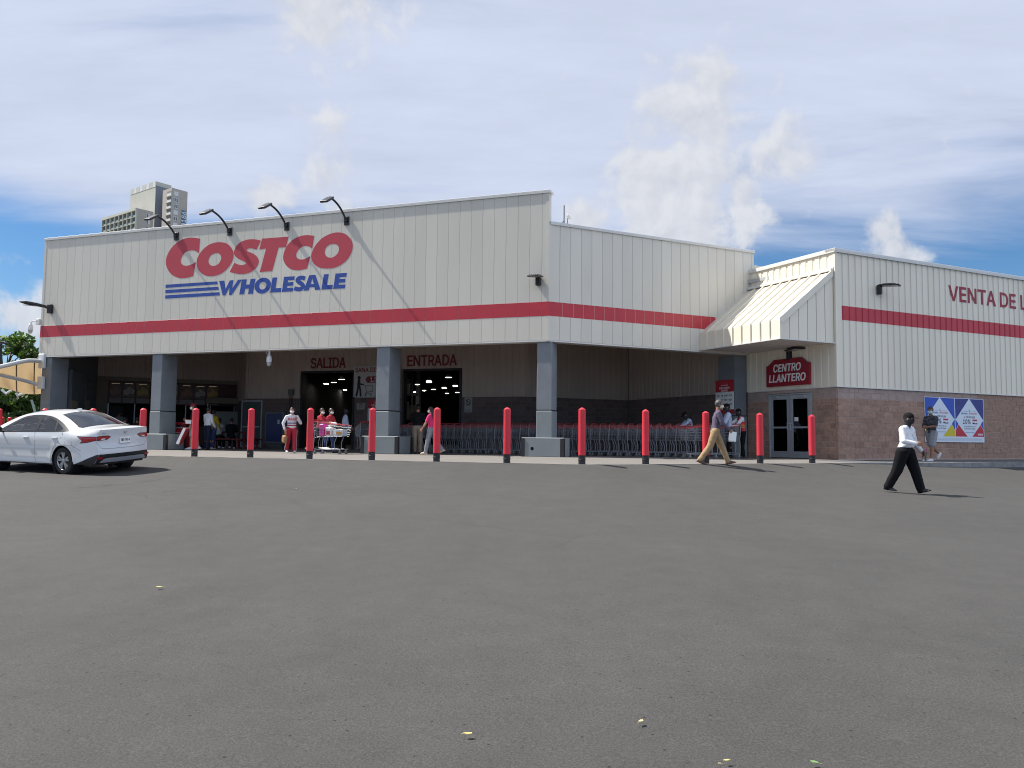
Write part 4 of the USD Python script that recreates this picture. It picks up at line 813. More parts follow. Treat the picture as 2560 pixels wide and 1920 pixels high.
t = thing("service_door", "dark grey steel door with push bar in the porch's back wall", "door", **BA.place(0))
obj("frame", join(bx(xg - 0.07, xg, -0.03, 0.019, 0, 2.32), bx(xh, xh + 0.07, -0.03, 0.019, 0, 2.32), bx(xg, xh, -0.03, 0.019, 2.25, 2.32)), STEEL, t)
obj("leaf", bx(xg + 0.005, xh - 0.005, -0.015, 0.018, 0.02, 2.245), mat("door_dark_grey", (0.09, 0.095, 0.10), 0.5), t)
obj("push_bar", join(bx(xg + 0.05, xh - 0.05, -0.08, -0.05, 1.0, 1.05), bx(xg + 0.08, xg + 0.12, -0.05, -0.015, 0.98, 1.07), bx(xh - 0.12, xh - 0.08, -0.05, -0.015, 0.98, 1.07)), STEEL, t)
obj("kick_plate", bx(xg + 0.03, xh - 0.03, -0.02, -0.0155, 0.06, 0.12), STEEL, t); obj("exit_plate", bx(xg + 0.25, xh - 0.25, -0.022, -0.0155, 1.95, 2.15), mat("exit_green", (0.03, 0.12, 0.07), 0.5), t)
xa = BA.x_at(688)
t = thing("vending_machine", "tall blue vending machine with grey frame against the porch's back wall", "vending machine", **BA.place(xa, -0.75, 0))
obj("cabinet", rbox(0, 1.05, 0, 0.7, 0.22, 1.72, 0.02), mat("machine_grey", (0.18, 0.19, 0.20), 0.5), t); obj("front_panel", bevel_box(0.08, 0.97, -0.02, 0.0, 0.32, 1.64, 0.008), mat("machine_blue", (0.02, 0.035, 0.16), 0.4, var=0.3, scale=3), t)
obj("coin_plate", bx(0.72, 0.84, -0.03, -0.021, 1.15, 1.35), PAPER, t); obj("base", bx(0.1, 0.95, 0.05, 0.65, 0, 0.22), mat("machine_base", (0.13, 0.13, 0.13), 0.6), t)
xc = BA.x_at(729); t = thing("wall_conduit", "pair of dark conduits with a small box on the wall left of the exit door", "conduit", **BA.place(xc, 0, 0))
for dx in (-0.06, 0.06): obj("pipe", cyl((dx, -0.06, 0.1), (dx, -0.06, 2.55), 0.022, 8), BLACKMETAL, t)
obj("junction_box", bevel_box(-0.14, 0.14, -0.12, -0.0, 2.55, 2.83, 0.01), mat("junction_grey", (0.12, 0.12, 0.12), 0.5), t)
p = at(459, 32.6); t = thing("waste_bin", "square red waste bin with black opening beside the column near the car", "waste bin", at=(p[0], p[1], 0), rotz=-19)
obj("body", bevel_box(-0.38, 0.38, -0.38, 0.38, 0.03, 0.86, 0.03), mat("bin_red", (0.30, 0.014, 0.022), 0.4), t); obj("lid", join(bevel_box(-0.40, 0.40, -0.40, 0.40, 0.98, 1.10, 0.04), *[bx(sx * 0.36 - 0.02, sx * 0.36 + 0.02, sy * 0.36 - 0.02, sy * 0.36 + 0.02, 0.86, 0.98) for sx in (-1, 1) for sy in (-1, 1)]), mat("bin_lid_red", (0.28, 0.013, 0.02), 0.4), t)
obj("liner", bx(-0.37, 0.37, -0.37, 0.37, 0.86, 0.90), mat("bin_liner", (0.35, 0.35, 0.36), 0.5), t); obj("trim", bx(-0.30, 0.30, -0.386, -0.381, 0.66, 0.675), PAPER, t)

# red bollards
ONES = "first second third fourth fifth sixth seventh eighth ninth tenth eleventh twelfth thirteenth fourteenth fifteenth sixteenth seventeenth eighteenth nineteenth".split()
ORD = ONES + ["twentieth"] + ["twenty-" + w for w in ONES[:9]] + ["thirtieth"] + ["thirty-" + w for w in ONES[:9]]
def bollard():
    t = thing("bollard", None, "bollard", (0, 0, 0), group="red bollards along the pavement edge")
    obj("sleeve", lathe([(0.0, 0.21), (0.083, 0.21), (0.086, 0.215), (0.086, 1.255), (0.084, 1.275), (0.045, 1.305), (0.012, 1.322), (0.0, 1.324)], 28), BOLLARDRED, t, smooth=32)
    obj("base_tube", lathe([(0.0, 0.0), (0.083, 0.0), (0.083, 0.095), (0.091, 0.10), (0.092, 0.112), (0.084, 0.118), (0.084, 0.19), (0.089, 0.195), (0.089, 0.208), (0.0, 0.209)], 28), mat("bollard_black", (0.012, 0.012, 0.013), 0.4), t, smooth=32)
    return t
BL = [(491, 21.8), (630, 21.45), (777.6, 20.8), (932.6, 20.3), (1094, 19.6), (1269, 19.07), (1456, 18.73), (1614.6, 19.45), (1764.8, 20.25), (1900, 21.0), (2029.7, 22.0)]
LB = ["red bollard in front of the man with the maroon cap", "red bollard left of the woman in the white and red tracksuit", "red bollard between the tracksuit woman and the loaded cart", "red bollard in front of the column between the hall doors", "red bollard with the pink shirted woman behind it", "red bollard left of the corner column's plinth, carts behind", "red bollard right of the corner column, nearest the camera", "red bollard alone before the right half of the cart row", "red bollard behind the man in khaki trousers", "red bollard just left of the glass double door", "rightmost red bollard, before the block wall right of the door"]
b0 = None
pos = [(at(u, d), lb) for (u, d), lb in zip(BL, LB)]
p0 = np.array([*at(491, 21.8)[:2], 0]); stp = np.array([-1.66, 0.50, 0])
for k, lb in ((1, "red bollard showing over the white car's boot, left of a column"), (2, "red bollard whose tip shows over the car roof's rear"), (3, "red bollard whose tip shows over the car roof's middle"), (4, "leftmost large red bollard, standing before the car's windscreen pillar"), (5, "red bollard standing left of the car at the picture's edge")):
    pos.append((p0 + stp * k, lb))
for q, lb in pos:
    if b0 is None:
        b0 = bollard(); UsdGeom.Xformable(b0).GetOrderedXformOps()[0].Set(Gf.Vec3d(float(q[0]), float(q[1]), 0.0)); b0.SetCustomDataByKey("label", lb)
    else: dup(b0, (q[0], q[1], 0.0), 0, lb)
for i, (u, d) in enumerate(((-14, 36.5), (8, 36.0), (27, 36.6), (44, 36.0), (60, 36.6), (76, 36.0), (88, 36.8))):
    q = at(u, d); dup(b0, (q[0], q[1], 0.0), 0, ORD[i] + " small far red bollard from the left, beyond the white car", "far row of red bollards left of the porch")

# ---------------------------------------------------------------- trolleys
def cart(label, group=None, at_=(0, 0, 0), rz=0.0):
    """Front towards +x; the handle's end is x = 0."""
    t = thing("shopping_cart", label, "shopping cart", at_, rz, group)
    w0, w1 = 0.31, 0.25                                        # half widths, rear and front
    hw = lambda x: w0 + (w1 - w0) * x / 1.15
    top = lambda x: 1.07 - 0.13 * x / 1.15
    bot = lambda x: 0.56 + 0.035 * x / 1.15
    ms = []
    for s in (-1, 1):
        for x in np.linspace(0.04, 1.12, 19):
            xb = 0.06 + (x - 0.04) * 0.93
            ms.append(tube([(x, s * hw(x), top(x)), (xb, s * (hw(xb) - 0.03), bot(xb))], 0.0032, 4, caps=False))
        for f in (0.2, 0.4, 0.6, 0.8):
            ms.append(tube([(0.04, s * (w0 - 0.03 * f), top(0) * (1 - f) + bot(0) * f), (1.13 - 0.05 * f, s * (w1 - 0.03 * f), top(1.1) * (1 - f) + bot(1.1) * f)], 0.0038, 4, caps=False))
    for y in np.linspace(-0.24, 0.24, 9):
        ms.append(tube([(0.06, y, bot(0)), (1.06, y * 0.85, bot(1.06)), (1.14, y, top(1.15))], 0.0036, 4, caps=False))
    for x in np.linspace(0.12, 1.0, 8): ms.append(tube([(x, -hw(x) + 0.03, bot(x)), (x, hw(x) - 0.03, bot(x))], 0.0036, 4, caps=False))
    for f in (0.25, 0.5, 0.75): ms.append(tube([(1.14 - 0.06 * f, -w1 + 0.02, top(1.1) * (1 - f) + bot(1.1) * f), (1.14 - 0.06 * f, w1 - 0.02, top(1.1) * (1 - f) + bot(1.1) * f)], 0.0036, 4, caps=False))
    for y in np.linspace(-0.26, 0.26, 10): ms.append(tube([(0.05, y, 1.10), (0.10, y, bot(0))], 0.0034, 4, caps=False))
    obj("basket", join(ms), GALV, t)
    for s in (-1, 1):
        obj("frame_side", join(tube([(0.0, s * 0.29, 1.12), (0.05, s * 0.28, 0.62), (0.02, s * 0.27, 0.35), (0.02, s * 0.26, 0.19), (0.16, s * 0.25, 0.15), (1.02, s * 0.21, 0.15), (1.07, s * 0.16, 0.17)], 0.0135, 6), tube([(0.25, s * 0.25, 0.57), (0.18, s * 0.25, 0.38), (0.20, s * 0.25, 0.18)], 0.011, 6), tube([(0.86, s * 0.22, 0.58), (0.78, s * 0.22, 0.38), (0.80, s * 0.22, 0.17)], 0.011, 6)), GALV, t)
        obj("rim", tube([(0.0, s * w0, top(0) + 0.01), (1.15, s * w1, top(1.15) + 0.01)], 0.012, 6), mat(f"cart_red", (0.40, 0.03, 0.03), 0.4) if s == -1 else L + "cart_red", t)
    obj("shelf", join([tube([(0.16, y, 0.20), (1.0, y * 0.85, 0.17)], 0.005, 4) for y in np.linspace(-0.22, 0.22, 7)] + [tube([(1.07, -0.16, 0.17), (1.07, 0.16, 0.17)], 0.0135, 6)]), GALV, t)
    obj("handle", join(tube([(-0.04, -0.30, 1.13), (-0.04, 0.30, 1.13)], 0.018, 8), *[tube([(0.02, s * 0.29, 1.08), (-0.04, s * 0.30, 1.13)], 0.014, 6) for s in (-1, 1)]), L + "cart_red", t)
    obj("child_seat", join([tube([(0.30, y, 1.08), (0.10, y, 0.86)], 0.004, 4) for y in np.linspace(-0.2, 0.2, 7)] + [bx(0.06, 0.30, -0.2, 0.2, 0.86, 0.872)]), GALV, t)
    for x, y in ((0.06, -0.24), (0.06, 0.24), (0.98, -0.20), (0.98, 0.20)):
        wh = obj("wheel", T(lathe([(0.02, -0.014), (0.058, -0.014), (0.064, -0.008), (0.064, 0.008), (0.058, 0.014), (0.02, 0.014)], 14), (x, y, 0.064), rx=math.pi / 2), mat("wheel_grey", (0.10, 0.10, 0.10), 0.5) if (x, y) == (0.06, -0.24) else L + "wheel_grey", t)
        obj("fork", join(bx(x - 0.015, x + 0.015, y - 0.025, y - 0.02, 0.06, 0.15), bx(x - 0.015, x + 0.015, y + 0.02, y + 0.025, 0.06, 0.15), bx(x - 0.02, x + 0.02, y - 0.025, y + 0.025, 0.145, 0.155)), GALV, wh)
    return t
pR, pL_ = np.array([6.35, 27.25]), np.array([-4.3, 31.55]); dv = (pL_ - pR) / np.linalg.norm(pL_ - pR); nr = 34; rz = math.degrees(math.atan2(dv[1], dv[0]))
c0 = None
for i in range(nr):
    q = pR + dv * i * 0.335
    lb = "empty wire cart, " + ORD[i] + " from the right end of the long nested row"
    if c0 is None: c0 = cart(lb, "nested row of empty shopping carts", (q[0], q[1], 0), rz)
    else: dup(c0, (q[0], q[1], 0), rz, lb)
def pushed(u0, d0, u1, d1, label):
    a, b = at(u0, d0), at(u1, d1); v = b - a
    return dup(c0, (a[0], a[1], 0), math.degrees(math.atan2(v[1], v[0])), label, "single shopping carts"), math.degrees(math.atan2(v[1], v[0])), a
pushed(1783, 25.75, 1690, 25.3, "empty shopping cart standing across the end of the row, left of the khaki man")
pushed(1838, 26.4, 1762, 25.9, "shopping cart held by the worker in the red reflective vest")
pushed(922, 29.6, 900, 31.0, "lone shopping cart half hidden behind the column between the doors")
CT, crz, ca = pushed(797, 27.0, 878, 26.6, "shopping cart loaded with groceries and pushed by a masked woman")
def in_cart(x, y, z):
    c, s = math.cos(math.radians(crz)), math.sin(math.radians(crz)); return (ca[0] + c * x - s * y, ca[1] + s * x + c * y, z)
def goods(name, label, cat, x, y, z, parts):
    t = thing(name, label, cat, in_cart(x, y, z), crz, "groceries in the loaded cart")
    for nm, m, mt in parts: obj(nm, m, mt, t)
goods("shopping_bag", "bright pink bag standing in the loaded cart's rear", "bag", 0.24, -0.05, 0.60, [("bag", bevel_box(-0.09, 0.09, -0.14, 0.14, 0, 0.40, 0.03), mat("bag_pink", (0.65, 0.03, 0.30), 0.5)), ("bag_handle", tube([(0, -0.07, 0.39), (0, -0.05, 0.5), (0, 0.05, 0.5), (0, 0.07, 0.39)], 0.008, 6), L + "bag_pink")])
goods("bottle_pack", "white plastic pack with red print in the loaded cart", "pack", 0.50, -0.06, 0.60, [("pack", rbox(-0.12, 0.12, -0.12, 0.12, 0, 0.30, 0.05), PAPER), ("print", bx(-0.07, 0.07, -0.125, -0.121, 0.04, 0.17), PR), ("neck", lathe([(0, 0.29), (0.05, 0.29), (0.04, 0.37), (0, 0.38)], 12), PAPER)])
goods("milk_carton", "slim white carton in the middle of the loaded cart", "carton", 0.70, -0.1, 0.60, [("carton", bevel_box(-0.05, 0.05, -0.05, 0.05, 0, 0.21, 0.01), PAPER), ("gable_top", T(ext(Polygon([(-0.05, 0), (0.05, 0), (0, 0.06)]), 0.1), (0, 0.05, 0.21), rx=math.pi / 2), PAPER)])
goods("pie_box", "pale flat box with an orange pie picture at the loaded cart's front", "box", 0.92, -0.04, 0.61, [("box", bevel_box(-0.14, 0.14, -0.15, 0.15, 0, 0.21, 0.006), mat("box_pale", (0.55, 0.62, 0.66), 0.5)), ("picture", T(sheet(affinity.scale(Point(0, 0.09).buffer(0.09), 1.25, 0.6), 0.003), (0.0, -0.1505, 0)), mat("pie_orange", (0.50, 0.22, 0.05), 0.5))])
goods("striped_bag", "small white and red bag lying on the loaded cart's rim", "bag", 0.60, 0.0, 1.0, [("bag", T(trimesh.creation.icosphere(2, 1.0), s=(0.12, 0.13, 0.07)), PAPER), ("stripe", join(bx(-0.08, 0.08, -0.132, -0.124, -0.02, 0.0), bx(-0.05, 0.05, -0.12, -0.11, 0.02, 0.04)), PR)])
# ---------------------------------------------------------------- people
SPH1 = trimesh.creation.icosphere(1, 1.0).vertices; SPH2 = trimesh.creation.icosphere(2, 1.0).vertices
def hull(*parts):
    """parts: (centre, radius or radii) of balls that are wrapped together."""
    pts = [SPH1 * (np.ones(3) * r) + np.asarray(c, float) for c, r in parts]
    return manifold3d.Manifold.hull_points(np.vstack(pts))
def ball(c, r, k=SPH2): return manifold3d.Manifold.hull_points(k * (np.ones(3) * r) + np.asarray(c, float))
def weld(ms, fine=0.03, rounds=6, wrinkle=0.0, seed=0):
    m = manifold3d.Manifold.batch_boolean(ms, manifold3d.OpType.Add)
    t = man(m.refine_to_length(fine)); t.merge_vertices()
    trimesh.smoothing.filter_taubin(t, lamb=0.5, nu=0.52, iterations=rounds)
    if wrinkle:
        n = meshkit.fbm(t.vertices * np.array([11, 11, 19]) + seed, 3, seed) - 0.5
        t.vertices += t.vertex_normals * (n * wrinkle)[:, None]
    return t
def rot_to(d, up=(0, 0, 1)):
    x = np.asarray(d, float); x = x / np.linalg.norm(x); y = np.cross(up, x)
    if np.linalg.norm(y) < 1e-4: y = np.array([0, 1.0, 0])
    y /= np.linalg.norm(y); return np.stack([x, y, np.cross(x, y)], 1)

SKINS = [mat("skin_%d" % i, c, 0.55, var=0.06, scale=20) for i, c in enumerate(((0.33, 0.17, 0.11), (0.27, 0.13, 0.08), (0.38, 0.21, 0.14)))]
HAIRM = mat("black_hair", (0.012, 0.010, 0.009), 0.5, var=0.3, scale=60); GREYHAIR = mat("greying_hair", (0.06, 0.058, 0.055), 0.6, var=0.5, scale=60)
MASKW = mat("white_mask", (0.72, 0.72, 0.72), 0.8); EYEM = mat("eye_dark", (0.02, 0.015, 0.012), 0.3)

def person(label, pos, face, H, shirt, trousers, shoes, skin=0, thigh=(15, -15), knee=(5, 10), arm=((10, 8, 15, 0), (-10, 8, 15, 0)), lean=3, sleeve=1.0, leg=1.0, belly=0.0, wide=1.0, loose=1.0,
           hair="short", hairmat=None, cap=None, mask=None, head_yaw=0, head_pitch=0, sit=None, untucked=0.05, foot=(0, 0), cuff=None, category="person", name="person"):
    s = H; rad = math.radians
    a, k = [rad(q) for q in thigh], [rad(q) for q in knee]
    Lt, Ls, an = .245 * s, .245 * s, .042 * s
    hz = sit if sit is not None else max(Lt * math.cos(a[i]) + Ls * math.cos(a[i] - k[i]) for i in (0, 1)) + an
    l = rad(lean); u = np.array([math.sin(l), 0, math.cos(l)]); f = np.array([math.cos(l), 0, -math.sin(l)])
    P0 = np.array([0, 0, hz + .02 * s]); waist = P0 + u * .09 * s; chest = P0 + u * .19 * s; sh = P0 + u * .275 * s; nb = P0 + u * .305 * s
    hp, hy = rad(head_pitch) + l * 0.4, rad(head_yaw)
    hu = np.array([math.sin(hp), 0, math.cos(hp)]); hf = np.array([math.cos(hp) * math.cos(hy), math.cos(hp) * math.sin(hy), -math.sin(hp)])
    hc = nb + hu * .092 * s + np.array([.012 * s, 0, 0]); hl = np.cross(hu, hf); hl /= np.linalg.norm(hl); hf = np.cross(hl, hu)
    HM = np.stack([hf, hl, hu], 1)
    hd = lambda x, y, z: hc + HM @ (np.array([x, y, z]) * s)
    def hell(c, r): return manifold3d.Manifold.hull_points((SPH2 * (np.array(r) * s)) @ HM.T + hd(*c))
    hips = [P0 + np.array([0, q * .05 * s * wide, -.02 * s]) for q in (1, -1)]
    legdir = lambda q: np.array([math.sin(q), 0, -math.cos(q)])
    knees = [hips[i] + legdir(a[i]) * Lt for i in (0, 1)]
    ank = [knees[i] + legdir(a[i] - k[i]) * Ls for i in (0, 1)]
    shl = [sh + np.array([0, q * .098 * s * wide, -.012 * s]) for q in (1, -1)]
    elb, wri, hnd = [], [], []
    for i, q in ((0, 1), (1, -1)):
        p, b, e, inn = [rad(v) for v in arm[i]]
        d1 = np.array([math.sin(p + l * .5) * math.cos(b), q * math.sin(b), -math.cos(p + l * .5) * math.cos(b)])
        d2 = np.array([math.sin(p + e) * math.cos(inn), -q * math.sin(inn), -math.cos(p + e) * math.cos(inn)])
        elb.append(shl[i] + d1 * .165 * s); wri.append(elb[i] + d2 * .145 * s); hnd.append(d2)
    # the body: one continuous skin
    B = [hull((P0, (.055 * s, .085 * s * wide, .05 * s)), (waist, (.052 * s, .075 * s * wide, .05 * s))), hull((waist, (.052 * s, .075 * s * wide, .04 * s)), (chest, (.06 * s, .088 * s * wide, .06 * s))),
         hull((chest, (.058 * s, .086 * s * wide, .05 * s)), (shl[0], .032 * s), (shl[1], .032 * s)), hull((nb - u * .02 * s, .034 * s), (hd(-.012, 0, -.04), .033 * s)), hull((nb - u * .035 * s, .04 * s), (shl[0], .026 * s)), hull((nb - u * .035 * s, .04 * s), (shl[1], .026 * s)),
         hell((-.004, 0, .012), (.058, .046, .062)), manifold3d.Manifold.hull_points(np.vstack([(SPH1 * np.array([.03, .034, .03]) * s) @ HM.T + hd(.020, 0, -.030), (SPH1 * .018 * s) @ HM.T + hd(.030, 0, -.053), (SPH1 * .035 * s) @ HM.T + hd(.0, 0, -.01)])),
         manifold3d.Manifold.hull_points(np.vstack([(SPH1 * .0045 * s) + hd(.052, 0, .012), (SPH1 * .009 * s) + hd(.060, 0, -.014), (SPH1 * .008 * s) + hd(.046, 0, -.016)])),
         hell((-.004, .047, -.002), (.012, .006, .019)), hell((-.004, -.047, -.002), (.012, .006, .019)), hell((.050, 0, -.034), (.010, .016, .006))]
    for i in (0, 1):
        B += [hull((hips[i], .052 * s), (knees[i], .036 * s)), hull((knees[i], .036 * s), (knees[i] + (ank[i] - knees[i]) * .35 - np.array([.012 * s, 0, 0]) * (1 if sit is None else 0), .034 * s), (ank[i], .022 * s)), hull((shl[i], .033 * s), (elb[i], .024 * s)), hull((elb[i], .025 * s), (wri[i], .0165 * s))]
        R = rot_to(hnd[i]); q = 1 if i == 0 else -1
        hp_ = lambda x, y, z: wri[i] + R @ (np.array([x, y * q, z]) * s)
        B.append(hull((hp_(.0, 0, 0), .0145 * s), (hp_(.045, .0, .015), .0095 * s), (hp_(.045, 0, -.017), .0095 * s), (hp_(.012, 0, 0.012), .011 * s)))
        for j, (z, ln) in enumerate(((.019, .040), (.0075, .046), (-.005, .043), (-.017, .034))):     # four fingers, curled a little
            p0, p1, p2 = hp_(.046, 0, z), hp_(.046 + ln * .52, -.008, z * 1.08), hp_(.046 + ln * .88, -.024, z * 1.05)
            B += [hull((p0, .0056 * s), (p1, .0052 * s)), hull((p1, .0052 * s), (p2, .0044 * s))]
        B += [hull((hp_(.012, -.004, .018), .0075 * s), (hp_(.032, -.014, .034), .0060 * s)), hull((hp_(.032, -.014, .034), .0060 * s), (hp_(.052, -.022, .036), .0050 * s))]
    body = weld(B, 0.022, 4)
    # trousers and shirt
    Tm = [hull((P0 + u * .035 * s, (.066 * s + belly * .3, .094 * s * wide, .02 * s)), (P0 - u * .02 * s, (.066 * s, .096 * s * wide, .05 * s)))]
    for i in (0, 1):
        lo = loose
        e2 = knees[i] + (ank[i] - knees[i]) * min(max((leg - .5) * 2, 0), 1) * .97 if leg > .5 else hips[i] + (knees[i] - hips[i]) * leg * 2
        Tm.append(hull((hips[i] + np.array([0, 0, .01 * s]), (.062 * s * lo, .058 * s * lo, .06 * s)), (knees[i] if leg > .5 else e2, (.046 if leg > .5 else .056) * s * lo)))
        if leg > .5: Tm.append(hull((knees[i], .046 * s * lo), (e2, .038 * s * lo)))
    tr = weld(Tm, 0.03, 5, 0.016, 3)
    Sm = [hull((P0 + u * (.03 - untucked) * s, (.068 * s + belly * .5, .097 * s * wide, .012 * s)), (waist + f * belly * .5, (.062 * s + belly * .5, .088 * s * wide, .05 * s))), hull((waist + f * belly * .5, (.062 * s + belly * .5, .088 * s * wide, .05 * s)), (chest, (.070 * s, .097 * s * wide, .06 * s))),
          hull((chest, (.068 * s, .095 * s * wide, .05 * s)), (shl[0], .041 * s), (shl[1], .041 * s)), hull((nb - u * .018 * s, .040 * s), (shl[0], .036 * s)), hull((nb - u * .018 * s, .040 * s), (shl[1], .036 * s))]
    for i in (0, 1):
        e1 = elb[i] if sleeve > .5 else shl[i] + (elb[i] - shl[i]) * sleeve * 2
        if sleeve > 0: Sm.append(hull((shl[i], .041 * s), (e1, (.034 if sleeve > .5 else .037) * s)))
        if sleeve > .5: Sm.append(hull((elb[i], .034 * s), (elb[i] + (wri[i] - elb[i]) * (sleeve - .5) * 2 * .97, .0265 * s)))
    st = weld(Sm, 0.028, 5, 0.018, 5)
    # shoes
    feet = []
    for i in (0, 1):
        pt = rad(foot[i]) ; c, sn = math.cos(pt), math.sin(pt)
        def fp(x, y, z):
            return ank[i] + np.array([c * x + sn * (-(z)) * -1 * -1, y, 0]) * s + np.array([0, 0, sn * x + c * z]) * s
        fm = manifold3d.Manifold.hull_points(np.vstack([SPH1 * np.array([.026, .024, .012]) * s + fp(-.028, 0, -.030), SPH1 * np.array([.03, .030, .011]) * s + fp(.065, 0, -.031), SPH1 * np.array([.022, .023, .010]) * s + fp(.098, 0, -.031), SPH1 * .026 * s + fp(-.008, 0, .0), SPH1 * .018 * s + fp(.045, 0, -.012)]))
        feet.append(man(fm))
    low = min([m.vertices[:, 2].min() for m in feet])
    z0 = pos[2] - (low if sit is None else low)
    t = thing(name, label, category, (pos[0], pos[1], z0), face)
    bm = obj("body", body, SKINS[skin], t, smooth=True)
    obj("trousers" if leg > .6 else "shorts", tr, trousers, t, smooth=True); top = obj("shirt", st, shirt, t, smooth=True)
    for m in feet: obj("shoe", m, shoes, t, smooth=50)
    for q in (1, -1): obj("eye", man(ball(hd(.0505, q * .019, .008), .0075 * s, SPH1)), EYEM, bm)
    for q in (1, -1): obj("eyebrow", man(hull((hd(.052, q * .011, .020), .0035 * s), (hd(.047, q * .028, .021), .003 * s))), hairmat or HAIRM, bm)
    if hair:
        m = hell((-.008, 0, .018), (.063, .052, .064)) - manifold3d.Manifold.hull_points(np.array([hd(x, y, z) for x in (.016, .2) for y in (-.2, .2) for z in (-.2, .040)])) - manifold3d.Manifold.hull_points(np.array([hd(x, y, z) for x in (-.2, .2) for y in (-.2, .2) for z in (-.2, -.040)])) 
        hs = [m]
        if hair == "long": hs += [manifold3d.Manifold.hull_points(np.vstack([(SPH1 * np.array([.03, .045, .05]) * s) @ HM.T + hd(-.04, 0, -.01), SPH1 * np.array([.022, .05, .03]) * s + chest - f * .075 * s + u * .02 * s]))]
        if hair == "tied": hs += [hell((-.062, 0, .0), (.022, .022, .03))]
        hm_ = man(manifold3d.Manifold.batch_boolean(hs, manifold3d.OpType.Add).refine_to_length(0.02)); hm_.vertices += hm_.vertex_normals * ((meshkit.noise(hm_.vertices * 60) - .5) * .008)[:, None]
        obj("hair", hm_, hairmat or HAIRM, t, smooth=40)
    if cap is not None:
        m = hell((-.006, 0, .020), (.066, .055, .064)) - manifold3d.Manifold.hull_points(np.array([hd(x, y, z) for x in (-.2, .2) for y in (-.2, .2) for z in (-.2, .026)]))
        c_ = obj("cap", man(m), cap, t, smooth=40)
        br = manifold3d.Manifold.hull_points(np.vstack([(SPH2 * np.array([.05, .044, .004]) * s) @ HM.T + hd(.065, 0, .026), (SPH2 * np.array([.02, .05, .004]) * s) @ HM.T + hd(.030, 0, .030)]))
        obj("cap_brim", man(br), cap, c_, smooth=50)
    if mask == "white" or isinstance(mask, UsdShade.Material):
        m = hell((.026, 0, -.024), (.043, .044, .036)) - hell((.0, 0, .0), (.050, .041, .07))
        mk = obj("face_mask", man(m), MASKW if mask == "white" else mask, t, smooth=60)
        for q in (1, -1): obj("ear_loop", tube([hd(.02, q * .045, -.018), hd(-.002, q * .051, .008)], .0016 * s, 4), MASKW, mk)
    if mask == "hood":
        m = hell((.004, 0, -.012), (.064, .053, .062)) + hull((nb - u * .02 * s, .042 * s), (hd(-.005, 0, -.04), .044 * s))
        m = m - manifold3d.Manifold.hull_points(np.array([hd(x, y, z) for x in (.03, .2) for y in (-.2, .2) for z in (.003, .026)]))
        obj("neck_gaiter", man(m.refine_to_length(.03)), mat("gaiter_black", (0.012, 0.012, 0.014), 0.8), t, smooth=60)
    info = dict(t=t, hd=hd, chest=chest, waist=waist, P0=P0, wri=wri, hnd=hnd, shl=shl, elb=elb, hips=hips, knees=knees, ank=ank, s=s, u=u, f=f, pos=np.array([pos[0], pos[1], z0]), face=math.radians(face), wide=wide, top=top)
    return info
def world(info, p):
    c, s = math.cos(info["face"]), math.sin(info["face"]); return info["pos"] + np.array([c * p[0] - s * p[1], s * p[0] + c * p[1], p[2]])

cl = lambda n, c, r=0.85, v=0.12, sc=7: mat("cloth_" + n, c, r, var=v, scale=sc, spec=0.15)
SHW, NAVY, BLK, KHAKI, GREYC = cl("white", (0.68, 0.69, 0.72), .8, .05), cl("navy", (0.018, 0.022, 0.045)), cl("black", (0.007, 0.007, 0.0085)), cl("khaki", (0.34, 0.235, 0.13)), cl("grey", (0.24, 0.25, 0.27))
PALEBLUE = cl("pale_blue", (0.42, 0.47, 0.60), .8, .06); SHOEB = mat("shoe_black", (0.012, 0.012, 0.013), 0.3); SHOEW = mat("shoe_white", (0.62, 0.62, 0.64), 0.6); SHOEBR = mat("shoe_brown", (0.10, 0.045, 0.03), 0.45)
def G(u, d):
    q = at(u, d); return (q[0], q[1], ground_z(q[0], q[1]))

# the guard in the lot
g = person("guard in white shirt, black trousers, black cap and covered face striding across the lot", G(2262, 16.4), -50, 1.62, SHW, BLK, SHOEB, 0, thigh=(20, -18), knee=(4, 12), arm=((4, 14, 36, 8), (14, 20, 62, 40)), lean=5, belly=.07, wide=1.36, loose=1.4, hair="short", cap=BLK, mask="hood", head_yaw=12, head_pitch=8, untucked=-.01, foot=(16, -6))
for q in (1, -1): obj("epaulette", man(hull((g["shl"][0 if q > 0 else 1] + np.array([0, -q * .03, .068]), (.028, .02, .006)), (g["shl"][0 if q > 0 else 1] + np.array([0, q * .03, .052]), (.028, .02, .006)))), SHW, g["t"], smooth=40)
obj("collar", man(hull((g["chest"] + g["u"] * .12 * 1.62 + g["f"] * .045, (.02, .05, .02)), (g["chest"] + g["u"] * .135 * 1.62 - g["f"] * .01, (.05, .062, .02)))), SHW, g["t"], smooth=40)
obj("chest_pocket", man(hull((g["chest"] + g["f"] * .125 + np.array([0, .07, -.03]), (.012, .045, .02)), (g["chest"] + g["f"] * .122 + np.array([0, .07, .03]), (.012, .045, .012)))), SHW, g["t"], smooth=40)
obj("belt", man(hull((g["P0"] + g["u"] * .06, (.135, .178, .014)), (g["P0"] + g["u"] * .075, (.135, .178, .012)))), BLK, g["t"], smooth=40)
w = world(g, g["wri"][0] + g["hnd"][0] * .10)
t = thing("water_bottle", "clear plastic bottle with a pink top in the guard's far hand", "bottle", w, 0)
obj("bottle", T(lathe([(0, -0.12), (0.035, -0.12), (0.038, -0.05), (0.034, 0.0), (0.038, 0.05), (0.015, 0.10), (0.0, 0.10)], 14), rx=.4), pane("bottle_clear", (0.8, 0.85, 0.9), .12), t, smooth=40); obj("cap", T(lathe([(0, .10), (.018, .10), (.018, .125), (0, .125)], 10), rx=.4), L + "bag_pink", t)

